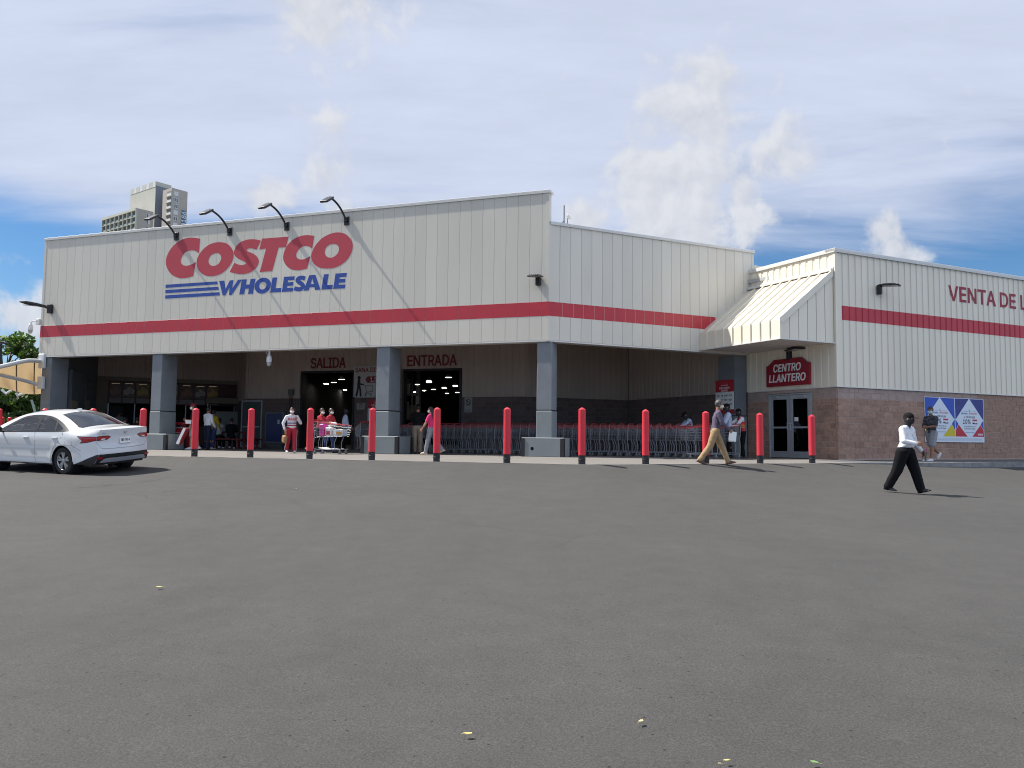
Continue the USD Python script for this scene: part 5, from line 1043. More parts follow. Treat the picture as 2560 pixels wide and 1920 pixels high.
# the boy by the banner
CAMO = usdkit.material(stage, L + "cloth_camo", {"g": ("geometry", {}), "n": ("noise_texture", {"scale": 11, "detail": 3, "distortion": 1.2}), "mp": ("mapping", {"mapping_type": "point", "scale": (1, 1, 2)}), "r": ("rgb_ramp", {"ramp": [(0.40, (0.014, 0.016, 0.026)), (0.50, (0.045, 0.05, 0.065)), (0.54, (0.012, 0.014, 0.022)), (0.62, (0.13, 0.14, 0.16))]}), "p": ("principled_bsdf", {"roughness": 0.8})},
    [("g.position", "mp.vector"), ("mp.vector", "n.vector"), ("n.fac", "r.fac"), ("r.color", "p.base_color")], surface="p.BSDF")
person("young man in dark camouflage shirt, grey shorts and white shoes before the tyre banner", G(2328, 25.4), 205, 1.70, CAMO, GREYC, SHOEW, 1, thigh=(14, -14), knee=(6, 42), arm=((18, 10, 62, 52), (14, 10, 66, 48)), lean=0, sleeve=.42, leg=.44, wide=1.05, loose=1.15, hair="short", mask=mat("mask_pale_blue", (0.42, 0.56, 0.60), .8), head_yaw=25, head_pitch=0, foot=(0, -46))

# man in khaki
m_ = person("man in plum sweater and khaki trousers striding past bollards with papers in hand", G(1788, 20.0), -6, 1.64, cl("plum", (0.10, 0.085, 0.125)), KHAKI, SHOEBR, 1, thigh=(26, -21), knee=(4, 16), arm=((-4, 6, 14, 0), (14, 8, 34, 14)), lean=9, hair="short", hairmat=GREYHAIR, mask=mat("mask_cream", (0.62, 0.56, 0.44), .8), head_pitch=2, untucked=.03, foot=(12, -22), loose=1.08, wide=1.02)
w = world(m_, m_["wri"][1] + m_["hnd"][1] * .11)
t = thing("paper_sheet", "white folded papers in the khaki man's hand", "paper", w, 10)
pm = T(bevel_box(-0.09, 0.11, -0.006, 0.006, -0.20, 0.03, 0.003), ry=0.12); obj("sheet", pm, PAPER, t); obj("sheet", T(bx(-0.085, 0.105, 0.008, 0.010, -0.22, 0.01), ry=0.05), PAPER, t)

# shop workers by the end of the cart row
person("worker in pale blue shirt, black cap and black mask standing before the hours sign", G(1822, 26.6), 176, 1.77, PALEBLUE, BLK, SHOEB, 1, thigh=(3, -3), knee=(3, 5), arm=((24, 6, 60, 18), (20, 6, 70, 26)), lean=2, cap=BLK, mask="hood", head_pitch=8, hair="short", untucked=0)
v_ = person("worker in red reflective vest, white shirt and black hood, holding a cart", G(1856, 27.2), 186, 1.64, SHW, BLK, SHOEB, 1, thigh=(4, -3), knee=(4, 4), arm=((36, 6, 40, 14), (50, 4, 24, 10)), lean=8, mask="hood", hair="short", cap=BLK, head_pitch=12, untucked=.0)
s = 1.64; VES = [hull((v_["P0"] + v_["u"] * (-.01) * s, (.075 * s, .106 * s, .012 * s)), (v_["waist"], (.070 * s, .098 * s, .05 * s))), hull((v_["waist"], (.070 * s, .098 * s, .05 * s)), (v_["chest"], (.078 * s, .105 * s, .06 * s))), hull((v_["chest"], (.077 * s, .103 * s, .05 * s)), (v_["shl"][0] - np.array([0, .03, -.01]) * s, .042 * s), (v_["shl"][1] + np.array([0, .03, .01]) * s, .042 * s))]
vest = obj("vest", weld(VES, .03, 4, .008), mat("vest_red", (0.50, 0.022, 0.035), .6), v_["t"], smooth=True)
for z in (-.01, .06): obj("reflective_band", weld([hull((v_["waist"] + v_["u"] * z, (.128, .176, .016)), (v_["waist"] + v_["u"] * (z + .012), (.128, .176, .014)))], .03, 1), mat("vest_yellow", (0.62, 0.66, 0.10), .5), vest, smooth=True)
person("worker in pale blue shirt with dark covered head bending behind the cart row", G(1731, 29.0), 190, 1.62, PALEBLUE, BLK, SHOEB, 1, thigh=(20, 4), knee=(24, 10), arm=((40, 6, 30, 10), (34, 6, 30, 10)), lean=20, mask="hood", cap=BLK, head_pitch=25, hair="short", untucked=0)

# people by the hall doors
person("woman in bright pink shirt and grey trousers walking to the entrance", G(1081, 27.6), 158, 1.63, cl("pink", (0.62, 0.045, 0.16)), GREYC, mat("shoe_tan", (0.55, 0.42, 0.30), .6), 2, thigh=(16, -18), knee=(5, 24), arm=((20, 10, 18, 4), (-16, 12, 14, 0)), lean=4, sleeve=.36, hair="long", mask="white", loose=1.05, untucked=.0, foot=(6, -22))
person("man in black shirt, khaki trousers and dark boots seen from behind at the entrance", G(1046, 28.9), 92, 1.74, BLK, cl("stone", (0.26, 0.205, 0.155)), SHOEB, 1, thigh=(2, -2), knee=(2, 3), arm=((14, 8, 70, 30), (14, 8, 70, 30)), lean=2, sleeve=.45, wide=1.1, loose=1.12, hair="short", cap=BLK, untucked=0)
TRACK = cl("track_red", (0.36, 0.03, 0.045)); WSW = cl("sweat_white", (0.62, 0.62, 0.64), .8, .05)
n_ = person("woman in white NASA sweatshirt with stripes, red trousers and white mask", G(731, 27.8), -62, 1.55, WSW, TRACK, SHOEW, 2, thigh=(14, -12), knee=(6, 16), arm=((20, 28, 118, 40), (-6, 26, 26, 10)), lean=0, wide=1.14, loose=1.08, hair="tied", mask="white", head_yaw=-10, head_pitch=-2, untucked=.02, foot=(6, -12))
s = 1.55
for z, mt_ in ((.115, cl("stripe_navy", (0.03, 0.05, 0.13))), (.062, TRACK)):
    c = n_["P0"] + n_["u"] * z * s; obj("stripe", weld([hull((c, (.0705 * s, .0995 * s * 1.14, .010 * s)), (c + n_["u"] * .016 * s, (.0705 * s, .0995 * s * 1.14, .010 * s)))], .03, 1), mt_, n_["t"], smooth=True)
for ch, m in letters("NASA", 0.085, 0.30, 0.006):
    v = m.vertices.copy(); y = v[:, 0] - 0.15; xx = .080 * s * np.sqrt(np.maximum(1 - (y / (.118 * s)) ** 2, 0.05)) + 0.012 + (-v[:, 1])
    obj("letter", trimesh.Trimesh(np.stack([xx + n_["chest"][0], y, v[:, 2] + n_["chest"][2] - 0.005], 1), m.faces, process=False), mat("nasa_red", (0.42, 0.03, 0.04), .6), n_["t"])
for i in (0, 1):
    q = 1 if i == 0 else -1
    o = np.array([0, q * .056 * s, 0]); k_ = np.array([0, q * .050 * s, 0])
    obj("side_stripe", tube([n_["hips"][i] + o * 1.15, (n_["hips"][i] + n_["knees"][i]) / 2 + o * 1.02, n_["knees"][i] + k_, n_["ank"][i] + k_ * .84], .010, 6), SHOEW, n_["t"])
w = world(n_, n_["wri"][1] + n_["hnd"][1] * .08)
t = thing("hand_bag", "brown bag hanging from the tracksuit woman's right hand", "bag", w, -60)
obj("bag", T(rbox(-0.16, 0.16, -0.07, 0.07, -0.40, -0.14, 0.05), ry=0.15), mat("bag_brown", (0.27, 0.135, 0.06), .6, var=.3, scale=12), t, smooth=40); obj("bag_handle", tube([(-0.10, 0, -0.16), (-0.05, 0, 0.0), (0.04, 0, 0.0), (0.10, 0, -0.16)], .010, 6), L + "bag_brown", t)
ORG = cl("orange_top", (0.50, 0.10, 0.06))
person("masked woman in red vest top and dark leggings pushing the loaded cart", G(800, 27.55), -12, 1.53, cl("coral", (0.52, 0.05, 0.07)), BLK, SHOEW, 0, thigh=(12, -16), knee=(10, 30), arm=((40, 10, 48, 14), (38, 8, 50, 12)), lean=9, wide=1.1, sleeve=.3, hair="tied", mask="white", head_yaw=-28, untucked=.06, foot=(4, -30))
person("masked companion in red top walking behind the loaded cart", G(826, 28.6), -18, 1.57, cl("coral", (0.52, 0.05, 0.07)), cl("denim", (0.035, 0.055, 0.13)), SHOEB, 1, thigh=(14, -10), knee=(6, 14), arm=((20, 8, 30, 10), (-8, 8, 20, 5)), lean=4, hair="tied", mask="white", head_yaw=-20, sleeve=.4, untucked=.04)
person("worker in pale shirt and dark trousers standing in shade at the exit door", G(862, 31.4), 20, 1.68, PALEBLUE, BLK, SHOEB, 1, thigh=(3, -4), knee=(3, 4), arm=((16, 8, 30, 8), (6, 10, 20, 4)), lean=6, hair="short", cap=BLK, mask="hood", wide=1.1, untucked=.02)
b_ = person("man in maroon cap, dark shirt and pale shorts carrying two long boxes behind a bollard", G(487, 31.4), 197, 1.76, cl("maroon_navy", (0.045, 0.018, 0.032)), cl("stone_short", (0.36, 0.33, 0.30)), SHOEW, 2, thigh=(8, -8), knee=(4, 10), arm=((4, 10, 10, 0), (14, 8, 80, 40)), lean=3, sleeve=.42, leg=.44, loose=1.12, hair="short", cap=cl("cap_maroon", (0.20, 0.02, 0.035)), mask="white", untucked=.03, foot=(0, -14))
w = world(b_, b_["wri"][0] + b_["hnd"][0] * .06)
t = thing("carton_box", "long white and red box hanging at the maroon capped man's side", "box", (w[0] - 0.12, w[1] - 0.25, 0.62), 0)
q = T(bevel_box(-0.06, 0.06, -0.15, 0.15, -0.42, 0.24, 0.006), ry=math.radians(24)); obj("carton", q, mat("carton_red", (0.40, 0.03, 0.035), .5), t)
obj("white_side", T(bx(-0.064, -0.0605, -0.15, 0.15, -0.42, 0.24), ry=math.radians(24)), PAPER, t); obj("white_face", T(bx(-0.06, 0.035, -0.1545, -0.151, -0.42, 0.24), ry=math.radians(24)), PAPER, t); obj("bar_code", T(bx(0.04, 0.055, -0.155, -0.151, -0.40, -0.28), ry=math.radians(24)), PAPER, t)
t = thing("carton_box", "small open white box held before the maroon capped man's chest", "box", (w[0] - 0.05, w[1] - 0.05, 1.08), 30); obj("carton", bevel_box(-0.10, 0.10, -0.08, 0.08, -0.06, 0.08, 0.005), PAPER, t); obj("red_side", bx(-0.103, -0.1005, -0.08, 0.08, -0.06, 0.03), PR, t)
person("man in white shirt and navy trousers standing right of the maroon capped man", G(521, 32.3), 60, 1.69, SHW, NAVY, SHOEB, 1, thigh=(3, -3), knee=(2, 4), arm=((10, 8, 60, 30), (8, 8, 30, 6)), lean=2, hair="short", wide=1.08, loose=1.08, untucked=.0)
person("person in mustard yellow top and jeans behind the white shirted man", G(535, 33.8), 70, 1.62, cl("mustard", (0.36, 0.24, 0.02)), cl("denim", (0.035, 0.055, 0.13)), SHOEW, 1, thigh=(4, -4), knee=(3, 4), arm=((10, 8, 40, 10), (10, 8, 40, 10)), hair="short")
t = thing("picnic_bench", "red picnic table with benches by the food counter", "bench", at=(*at(562, 35.6)[:2], 0), rotz=-12)
bm_ = mat("bench_red", (0.16, 0.014, 0.02), .5)
obj("table_top", bevel_box(-0.9, 0.9, 0.45, 1.1, 0.70, 0.75, .012), bm_, t)
for y in (-0.15, 1.45): obj("seat", bevel_box(-0.9, 0.9, y, y + 0.3, 0.40, 0.45, .012), bm_, t)
for x in (-0.7, 0.7): obj("leg", join(bx(x - .04, x + .04, 0.5, 0.58, 0, .70), bx(x - .04, x + .04, 0.97, 1.05, 0, .70), bx(x - .04, x + .04, -0.1, 1.7, .33, .40), bx(x - .035, x + .035, -.06, .02, 0, .33), bx(x - .035, x + .035, 1.58, 1.66, 0, .33)), bm_, t)
def seated(label, u, d, face, shirt, tr, hairmat=None, cap=None):
    q = at(u, d); person(label, (q[0], q[1], 0.0), face, 1.66, shirt, tr, SHOEW, 1, thigh=(84, 80), knee=(86, 78), arm=((30, 8, 50, 20), (34, 8, 50, 20)), lean=10, sit=.48, hair="short", hairmat=hairmat, cap=cap, wide=1.1, untucked=.02, head_pitch=8)
seated("person in pale green jacket seated with the back turned on the red bench", 547, 35.55, 84, cl("pale_green", (0.30, 0.34, 0.33)), BLK)
seated("person in black jacket seated on the right of the red bench", 580, 35.4, 100, BLK, BLK)
seated("person in grey shirt seated before the food counter, over the car's rear window", 311, 35.0, 80, cl("mid_grey", (0.16, 0.16, 0.16)), BLK)
t = thing("picnic_bench", "red picnic bench before the food counter, mostly hidden by the white car", "bench", at=(*at(318, 35.2)[:2], 0), rotz=-12)
obj("seat", bevel_box(-0.9, 1.3, -0.15, 0.15, 0.40, 0.45, .012), bm_, t)
for x in (-0.7, 1.1): obj("leg", bx(x - .04, x + .04, -0.1, 0.1, 0, .40), bm_, t)
seated("dark dressed person seated right of the grey shirt, behind the car's boot", 343, 35.0, 95, cl("dark_red", (0.05, 0.015, 0.018)), BLK)
person("person in pale shirt standing at the food counter behind the car", G(298, 37.5), 80, 1.66, cl("mid_grey", (0.16, 0.16, 0.16)), BLK, SHOEB, 1, thigh=(3, -3), knee=(2, 4), arm=((14, 10, 50, 20), (14, 10, 50, 20)))
# ---------------------------------------------------------------- the white saloon car
PAINT = mat("car_white", (0.62, 0.63, 0.64), 0.28, coat=1.0, spec=0.5); CARBLACK = mat("car_black_trim", (0.014, 0.014, 0.016), 0.35); TYRE = mat("tyre_rubber", (0.016, 0.016, 0.017), 0.85)
ALLOY = mat("alloy_rim", (0.45, 0.46, 0.48), 0.3, metal=0.8); DARKALLOY = mat("alloy_dark", (0.03, 0.03, 0.035), 0.4); SILVER = mat("bumper_silver", (0.34, 0.35, 0.37), 0.4, metal=0.3); LAMPRED = mat("tail_lamp_red", (0.28, 0.006, 0.012), 0.12, coat=1.0); SEAM = mat("panel_gap", (0.10, 0.10, 0.105), 0.7)
CARGLASS = pane("car_glass", (0.72, 0.80, 0.80), 0.07); REARGLASS = pane("car_rear_glass", (0.25, 0.29, 0.31), 0.16); CABIN = mat("car_cabin", (0.03, 0.03, 0.032), 0.8)
ip = lambda x, a: np.interp(x, [q[0] for q in a], [q[1] for q in a])
from scipy.interpolate import PchipInterpolator
def pch(a): 
    f = PchipInterpolator([q[0] for q in a], [q[1] for q in a]); lo, hi = a[0][0], a[-1][0]
    return lambda x: f(np.clip(x, lo, hi))
YE = pch([(-1.02, .64), (-.6, .70), (-.36, .705), (-.2, .66), (.15, .60), (.45, .575), (1.1, .57), (1.75, .60), (2.2, .66), (2.65, .72), (3.2, .70), (3.5, .60)])
ZE = pch([(-1.02, 1.035), (-.6, 1.045), (-.36, 1.06), (-.2, 1.12), (.15, 1.27), (.45, 1.365), (.75, 1.405), (1.1, 1.42), (1.5, 1.395), (1.75, 1.345), (2.2, 1.19), (2.65, 1.01), (3.2, .90), (3.5, .74)])
ZT = pch([(-1.02, 1.085), (-.7, 1.085), (-.45, 1.10), (-.2, 1.20), (.15, 1.345), (.45, 1.43), (.75, 1.465), (1.1, 1.478), (1.5, 1.45), (1.75, 1.40), (2.2, 1.24), (2.65, 1.06), (3.2, .96), (3.5, .76)])
ZBELT = pch([(-1.02, .90), (-.3, .955), (.2, .965), (1.0, .945), (2.4, .915), (3.5, .70)])
XR = pch([(.25, -.90), (.34, -.955), (.47, -1.0), (.60, -.985), (.72, -.965), (.90, -.975), (1.04, -1.02), (1.09, -1.0)])
def YS(x, z):
    x, z = np.asarray(x, float), np.asarray(z, float)
    low = .865 - .22 * np.clip(.62 - z, 0, 1) ** 2 - .10 * np.clip(z - .72, 0, 1) + .010 * np.exp(-((z - .845) / .03) ** 2) - .012 * np.exp(-((z - .55) / .10) ** 2) + .012 * np.exp(-((z - .34) / .06) ** 2)
    zb = ZBELT(x); yb = .865 - .10 * np.clip(zb - .72, 0, 1)
    f = np.clip((z - zb) / np.maximum(ZE(x) - zb, .03), 0, 1.05)
    up = yb + (YE(x) - yb) * (f * .82 + .18 * f * f)
    y = np.where(z > zb, up, low)
    t = np.clip((-.42 - x) / .58, 0, 1.05); t2 = np.clip((x - 2.75) / .8, 0, 1)
    arch = sum(.016 * np.exp(-((np.hypot(x - c, z - .315) - .40) / .05) ** 2) for c in (0, 2.62))
    keep = np.where(z > zb, 1 - f, 1.0)
    return y * (1 - .22 * t ** 2.6 * keep) * (1 - .30 * t2 ** 2.4 * keep) + arch
def ZTOP(x, y): return ZE(x) + (ZT(x) - ZE(x)) * (1 - np.minimum(np.abs(y / YE(x)), 1) ** 2.3)
def XREAR(y, z):
    x0 = XR(z); yr = np.maximum(YS(x0, z), .05)
    return x0 - .075 * (1 - np.minimum(np.abs(y) / yr, 1) ** 2)
def clip_grid(poly, step):
    V, Fc = [], []
    for g in getattr(poly, "geoms", [poly]):
        if g.area < 1e-7: continue
        x0, y0, x1, y1 = g.bounds
        pg = shapely.prepared.prep(g) if hasattr(shapely, "prepared") else None
        xs, ys = np.arange(math.floor(x0 / step), math.ceil(x1 / step) + 1) * step, np.arange(math.floor(y0 / step), math.ceil(y1 / step) + 1) * step
        for i in range(len(xs) - 1):
            for j in range(len(ys) - 1):
                c = sbox(xs[i], ys[j], xs[i + 1], ys[j + 1])
                if pg is not None and not pg.intersects(c): continue
                if pg is not None and pg.contains(c):
                    n = len(V); V += [(xs[i], ys[j]), (xs[i + 1], ys[j]), (xs[i + 1], ys[j + 1]), (xs[i], ys[j + 1])]; Fc += [(n, n + 1, n + 2), (n, n + 2, n + 3)]; continue
                q = g.intersection(c)
                for h in getattr(q, "geoms", [q]):
                    if h.geom_type != "Polygon" or h.area < 1e-8: continue
                    v, f = trimesh.creation.triangulate_polygon(h, engine="earcut"); n = len(V); V += [tuple(p) for p in v]; Fc += [tuple(t + n) for t in f]
    return np.array(V), np.array(Fc)
import shapely.prepared
def lift(poly, kind, off=0.0, step=0.07, side=1):
    v, f = clip_grid(poly, step)
    if kind == "side":
        y = YS(v[:, 0], v[:, 1]) + off; P = np.stack([v[:, 0], side * y, v[:, 1]], 1); f = f if side > 0 else f[:, ::-1]; f = f[:, ::-1]
    elif kind == "top": P = np.stack([v[:, 0], v[:, 1], ZTOP(v[:, 0], v[:, 1]) + off], 1)
    else: P = np.stack([XREAR(v[:, 0], v[:, 1]) - off, v[:, 0], v[:, 1]], 1); f = f[:, ::-1]
    m = trimesh.Trimesh(P, f, process=False); m.merge_vertices(digits_vertex=4); return m
xs = np.linspace(-1.0, 3.5, 70); zs = np.linspace(.25, 1.035, 18)
side_out = Polygon([(float(XR(z)), float(z)) for z in zs] + [(float(x), float(ZE(x))) for x in xs if x > -.99] + [(3.52, .5), (3.45, .24), (3.05, .20), (-.46, .24)][:0] + [(3.52, .45), (3.40, .22), (.36, .215), (-.36, .25)]).buffer(0)
arches = unary_union([Point(c, .315).buffer(.362, 32) for c in (0, 2.62)])
DLO = Polygon(np.vstack([spline([(2.45, .945), (2.05, 1.14), (1.62, 1.315), (1.25, 1.365), (.9, 1.365), (.55, 1.318), (.22, 1.205), (-.06, 1.075)], 4, False), [(-.20, 1.005), (.0, .985), (.6, .975), (1.2, .965)]]))
P1 = Polygon([(2.20, .985), (1.95, 1.12), (1.62, 1.265), (1.30, 1.325), (1.05, 1.332), (1.02, .985)]); P0q = Polygon([(2.38, .965), (2.24, .98), (2.02, 1.085), (2.10, 1.09)])
P2 = Polygon([(.90, .99), (.93, 1.333), (.72, 1.315), (.50, 1.265), (.40, 1.225), (.30, .995)]); P3 = Polygon([(.25, 1.0), (.345, 1.20), (.20, 1.135), (.06, 1.065), (.10, 1.01)])
panes_s = [P1, P2, P3, P0q]
rw = Polygon(np.vstack([[(-.40, y) for y in np.linspace(-.60, .60, 9)], [(x, float(YE(x)) - .055) for x in np.linspace(-.30, .42, 9)], [(.42, y) for y in np.linspace(.51, -.51, 9)], [(x, -float(YE(x)) + .055) for x in np.linspace(.42, -.30, 9)]])).buffer(0)
ws = Polygon(np.vstack([[(1.78, y) for y in np.linspace(-.54, .54, 9)], [(x, float(YE(x)) - .05) for x in np.linspace(1.85, 2.55, 9)], [(2.60, y) for y in np.linspace(.64, -.64, 9)], [(x, -float(YE(x)) + .05) for x in np.linspace(2.55, 1.85, 9)]])).buffer(0)
topp = Polygon(np.vstack([[(x, float(YE(x)) + .001) for x in xs], [(x, -float(YE(x)) - .001) for x in xs[::-1]]])).buffer(0)
zr = np.linspace(.25, 1.04, 24)
rearp = Polygon([(float(YS(XR(z), z)), z) for z in zr] + [(-float(YS(XR(z), z)), z) for z in zr[::-1]])
# close the boot's lip to the top sheet
lip_y = np.linspace(-.63, .63, 25)
lipA = np.array([[float(XREAR(y, 1.04)), y, 1.04] for y in lip_y]); lipB = np.array([[-1.0, y, float(ZTOP(-1.0, y))] for y in lip_y])
lip = trimesh.Trimesh(np.vstack([lipA, lipB]), [t for i in range(24) for t in ((i, i + 25, i + 1), (i + 1, i + 25, i + 26))], process=False)
nose_y = np.linspace(-.6, .6, 13); nA = np.array([[3.52 + .12 * (1 - (y / .6) ** 2), y, .30] for y in nose_y]); nB = np.array([[3.50 + .06 * (1 - (y / .6) ** 2), y, float(ZTOP(3.5, y))] for y in nose_y])
nose = trimesh.Trimesh(np.vstack([nA, nB]), [t for i in range(12) for t in ((i, i + 1, i + 13), (i + 1, i + 14, i + 13))], process=False)
body_side = side_out.difference(arches).difference(DLO)
body_m = join(lift(body_side, "side"), lift(body_side, "side", side=-1), lift(topp.difference(rw).difference(ws), "top"), lift(rearp, "rear"), lip, nose)
fwd = np.array([-.910, .413]); fwd /= np.linalg.norm(fwd); rgt = np.array([fwd[1], -fwd[0]])
axle = np.array([-10.43, 18.9]) + rgt * .745
gz_ = lambda p: ground_z(*p)
zc = [gz_(axle + rgt * s_ * .745 + fwd * x_) for x_ in (0, 2.62) for s_ in (-1, 1)]
zr_, zf_ = (zc[0] + zc[1]) / 2, (zc[2] + zc[3]) / 2
f3 = np.array([*fwd, (zf_ - zr_) / 2.62]); f3 /= np.linalg.norm(f3); l3 = np.array([*(-rgt), ((zc[0] + zc[2]) - (zc[1] + zc[3])) / 2 / 1.49]); l3 -= f3 * (l3 @ f3); l3 /= np.linalg.norm(l3); u3 = np.cross(f3, l3)
M = np.eye(4); M[:3, 0], M[:3, 1], M[:3, 2], M[:3, 3] = f3, l3, u3, [*axle, zr_]
car = thing("parked_car", "white four door saloon car with alloy wheels driving off at the picture's left edge", "car", matrix=M)
car_body = obj("body", body_m, PAINT, car, smooth=42)
for sd in (1, -1):
    tr_ = DLO.difference(unary_union([p.buffer(-.004) for p in panes_s]))
    obj("window_trim", lift(tr_, "side", -.004, .05, sd), CARBLACK, car, smooth=40)
    for p in panes_s: obj("window", lift(p, "side", -.010, .08, sd), CARGLASS, car, smooth=40)
    wl = [[(.965, .97), (.96, .70), (.955, .25)], [(-.03, .99), (.10, .93), (.02, .78), (-.30, .68)][:0] or [(.02, .985), (-.02, .90), (.10, .80), (.36, .55), (.40, .26)], [(2.42, .95), (2.40, .60), (2.26, .30)], [(.42, .262), (2.2, .262)], [(-.30, .70), (-.62, .56)]]
    obj("door_seam", lift(unary_union([LineString(l_).buffer(.0045, cap_style=2) for l_ in wl]), "side", .0008, .05, sd), SEAM, car)
    for hx in (1.18, .16):
        h = LineString([(hx, .855), (hx + .17, .855)]).buffer(.018)
        hm = lift(h, "side", .022, .03, sd); obj("door_handle", join(hm, lift(h, "side", .004, .03, sd), tube([(hx, sd * (float(YS(hx, .855)) + .012), .855), (hx + .17, sd * (float(YS(hx + .17, .855)) + .012), .855)], .013, 8)), PAINT, car, smooth=40)
    if sd == 1:
        fp_ = sbox(-.33, .70, -.12, .88).buffer(.02, join_style=1); obj("fuel_flap", lift(fp_.difference(fp_.buffer(-.005)), "side", .0008, .04, 1), SEAM, car)
    mirror = obj("mirror", T(rbox(-.07, .07, -.11, .11, -.075, .075, .05), (2.12, sd * 1.0, 1.03)), CARBLACK, car, smooth=40); obj("mirror_arm", tube([(2.16, sd * .80, .96), (2.13, sd * .93, .985)], .025, 8), CARBLACK, mirror)
    sl = Polygon([(-.50, .905), (-.985, .885), (-.985, .80), (-.80, .755), (-.60, .735), (-.66, .80), (-.60, .85)]); rl = Polygon([(.90, .885), (.44, .90), (.36, .865), (.46, .80), (.90, .775)]).intersection(rearp)
    if sd < 0: rl = affinity.scale(rl, -1, 1, origin=(0, 0))
    tl = obj("tail_light", join(lift(sl.intersection(side_out), "side", .004, .04, sd), lift(rl, "rear", .004, .04)), CARBLACK, car, smooth=40)
    sl2, rl2 = sl.buffer(-.013).intersection(side_out), rl.buffer(-.013)
    obj("red_lens", join(lift(sl2, "side", .009, .04, sd), lift(rl2.union(rl.intersection(sbox(*( (.60, .80, .9, .872) if sd > 0 else (-.9, .80, -.60, .872))))).buffer(0), "rear", .009, .04)), LAMPRED, tl, smooth=40)
    obj("clear_lens", lift(affinity.scale(Polygon([(.50, .815), (.60, .80), (.60, .83), (.52, .84)]), sd, 1, origin=(0, 0)), "rear", .012, .04), PLASTICWHITE, tl)
    bl = Polygon([(-.40, .25), (-.66, .33), (-.97, .47), (-1.0, .47), (-1.0, .25)]).intersection(side_out); obj("bumper_corner", lift(bl, "side", .005, .05, sd), CARBLACK, car, smooth=40)
    obj("bumper_reflector", lift(affinity.scale(sbox(.58, .36, .72, .41), sd, 1, origin=(0, 0)), "rear", .010, .05), LAMPRED, car)
    obj("sill", lift(sbox(.37, .215, 2.25, .245), "side", .003, .1, sd), CARBLACK, car)
obj("bumper_lower", lift(Polygon([(-.80, .47), (.80, .47), (.84, .25), (-.84, .25)]).intersection(rearp), "rear", .005, .06), CARBLACK, car, smooth=40)
obj("diffuser", lift(Polygon([(-.50, .375), (.50, .375), (.56, .355), (.64, .285), (.60, .27), (-.60, .27), (-.64, .285), (-.56, .355)]), "rear", .022, .05), SILVER, car, smooth=40)
obj("window", lift(rw.buffer(-.03), "top", .002, .08), REARGLASS, car, smooth=40); obj("window_trim", lift(rw.difference(rw.buffer(-.03)), "top", .001, .05), CARBLACK, car, smooth=40)
obj("windscreen", lift(ws, "top", .002, .08), CARGLASS, car, smooth=40)
bs = unary_union([LineString([(-.60, .615), (-.45, .59), (.45, .59), (.60, .615)]).buffer(.004), LineString([(.60, .615), (.72, .78)]).buffer(.003), LineString([(-.60, .615), (-.72, .78)]).buffer(.003)])
obj("boot_seam", lift(bs, "rear", .0015, .05), SEAM, car)
pl_ = obj("licence_plate", T(bevel_box(-.006, .006, -.155, .155, -.075, .075, .004), (float(XREAR(0, .76)) - .012, 0, .765), ry=.08), PAPER, car)
def on_back(m, y0, z0, x0=float(XREAR(0, .765)) - .0195):
    v = m.vertices; return trimesh.Trimesh(np.stack([x0 + v[:, 1] * 1.0 - 0.0, y0 - v[:, 0], z0 + v[:, 2]], 1), m.faces, process=False)
for ch, m in letters("TBK-743-A", .058, .25, .003): obj("character", on_back(m, .125, .742), BLACKPRINT, pl_)
obj("blue_band", bx(float(XREAR(0, .765)) - .0205, float(XREAR(0, .765)) - .0185, -.15, .15, .693, .722), PB, pl_)
obj("badge", on_back(T(trimesh.creation.annulus(.030, .042, .006, sections=24), rx=math.pi / 2), 0, .965, float(XREAR(0, .965)) - .004), ALLOY, car); obj("badge_bar", bx(float(XREAR(0, .965)) - .012, float(XREAR(0, .965)) - .002, -.05, .05, .957, .973), ALLOY, car)
obj("model_lettering", on_back(text("VERSA", .028, .003, True, .19), .60, .945, float(XREAR(.5, .95)) - .002), ALLOY, car)
fin = Polygon([(-.13, 0), (.12, 0), (.02, .045), (-.06, .065), (-.10, .06)]); fm = T(ext(fin, .05), rx=math.pi / 2); obj("roof_fin", T(fm, (.55, .025, float(ZTOP(.55, 0)) - .004)), PAINT, car, smooth=30)
obj("underbody", join(bx(-.80, 3.3, -.70, .70, .20, .50), bx(-.3, 2.9, -.80, .80, .24, .30)).copy(), CARBLACK, car)
obj("cabin_floor", join(bx(-.75, 2.6, -.76, .76, .50, .56), bx(-.76, -.36, -.68, .68, .56, 1.0), bx(2.35, 2.75, -.70, .70, .56, .95)), CABIN, car)
for y in (-.38, .38): obj("front_seat", join(rbox(.95, 1.45, y - .24, y + .24, .55, .75, .05), T(rbox(-.07, .07, -.23, .23, 0, .58, .06), (.98, y, .72), ry=-.25), rbox(.72, .82, y - .12, y + .12, 1.22, 1.38, .04)), CABIN, car, smooth=40)
obj("rear_seat", join(rbox(.0, .5, -.62, .62, .52, .72, .05), T(rbox(-.06, .06, -.62, .62, 0, .42, .05), (.02, 0, .68), ry=-.35)), CABIN, car, smooth=40)
sw = trimesh.creation.torus(.18, .016, major_sections=28, minor_sections=8); obj("steering_wheel", T(sw, (1.78, .38, .98), ry=-1.1), CABIN, car)
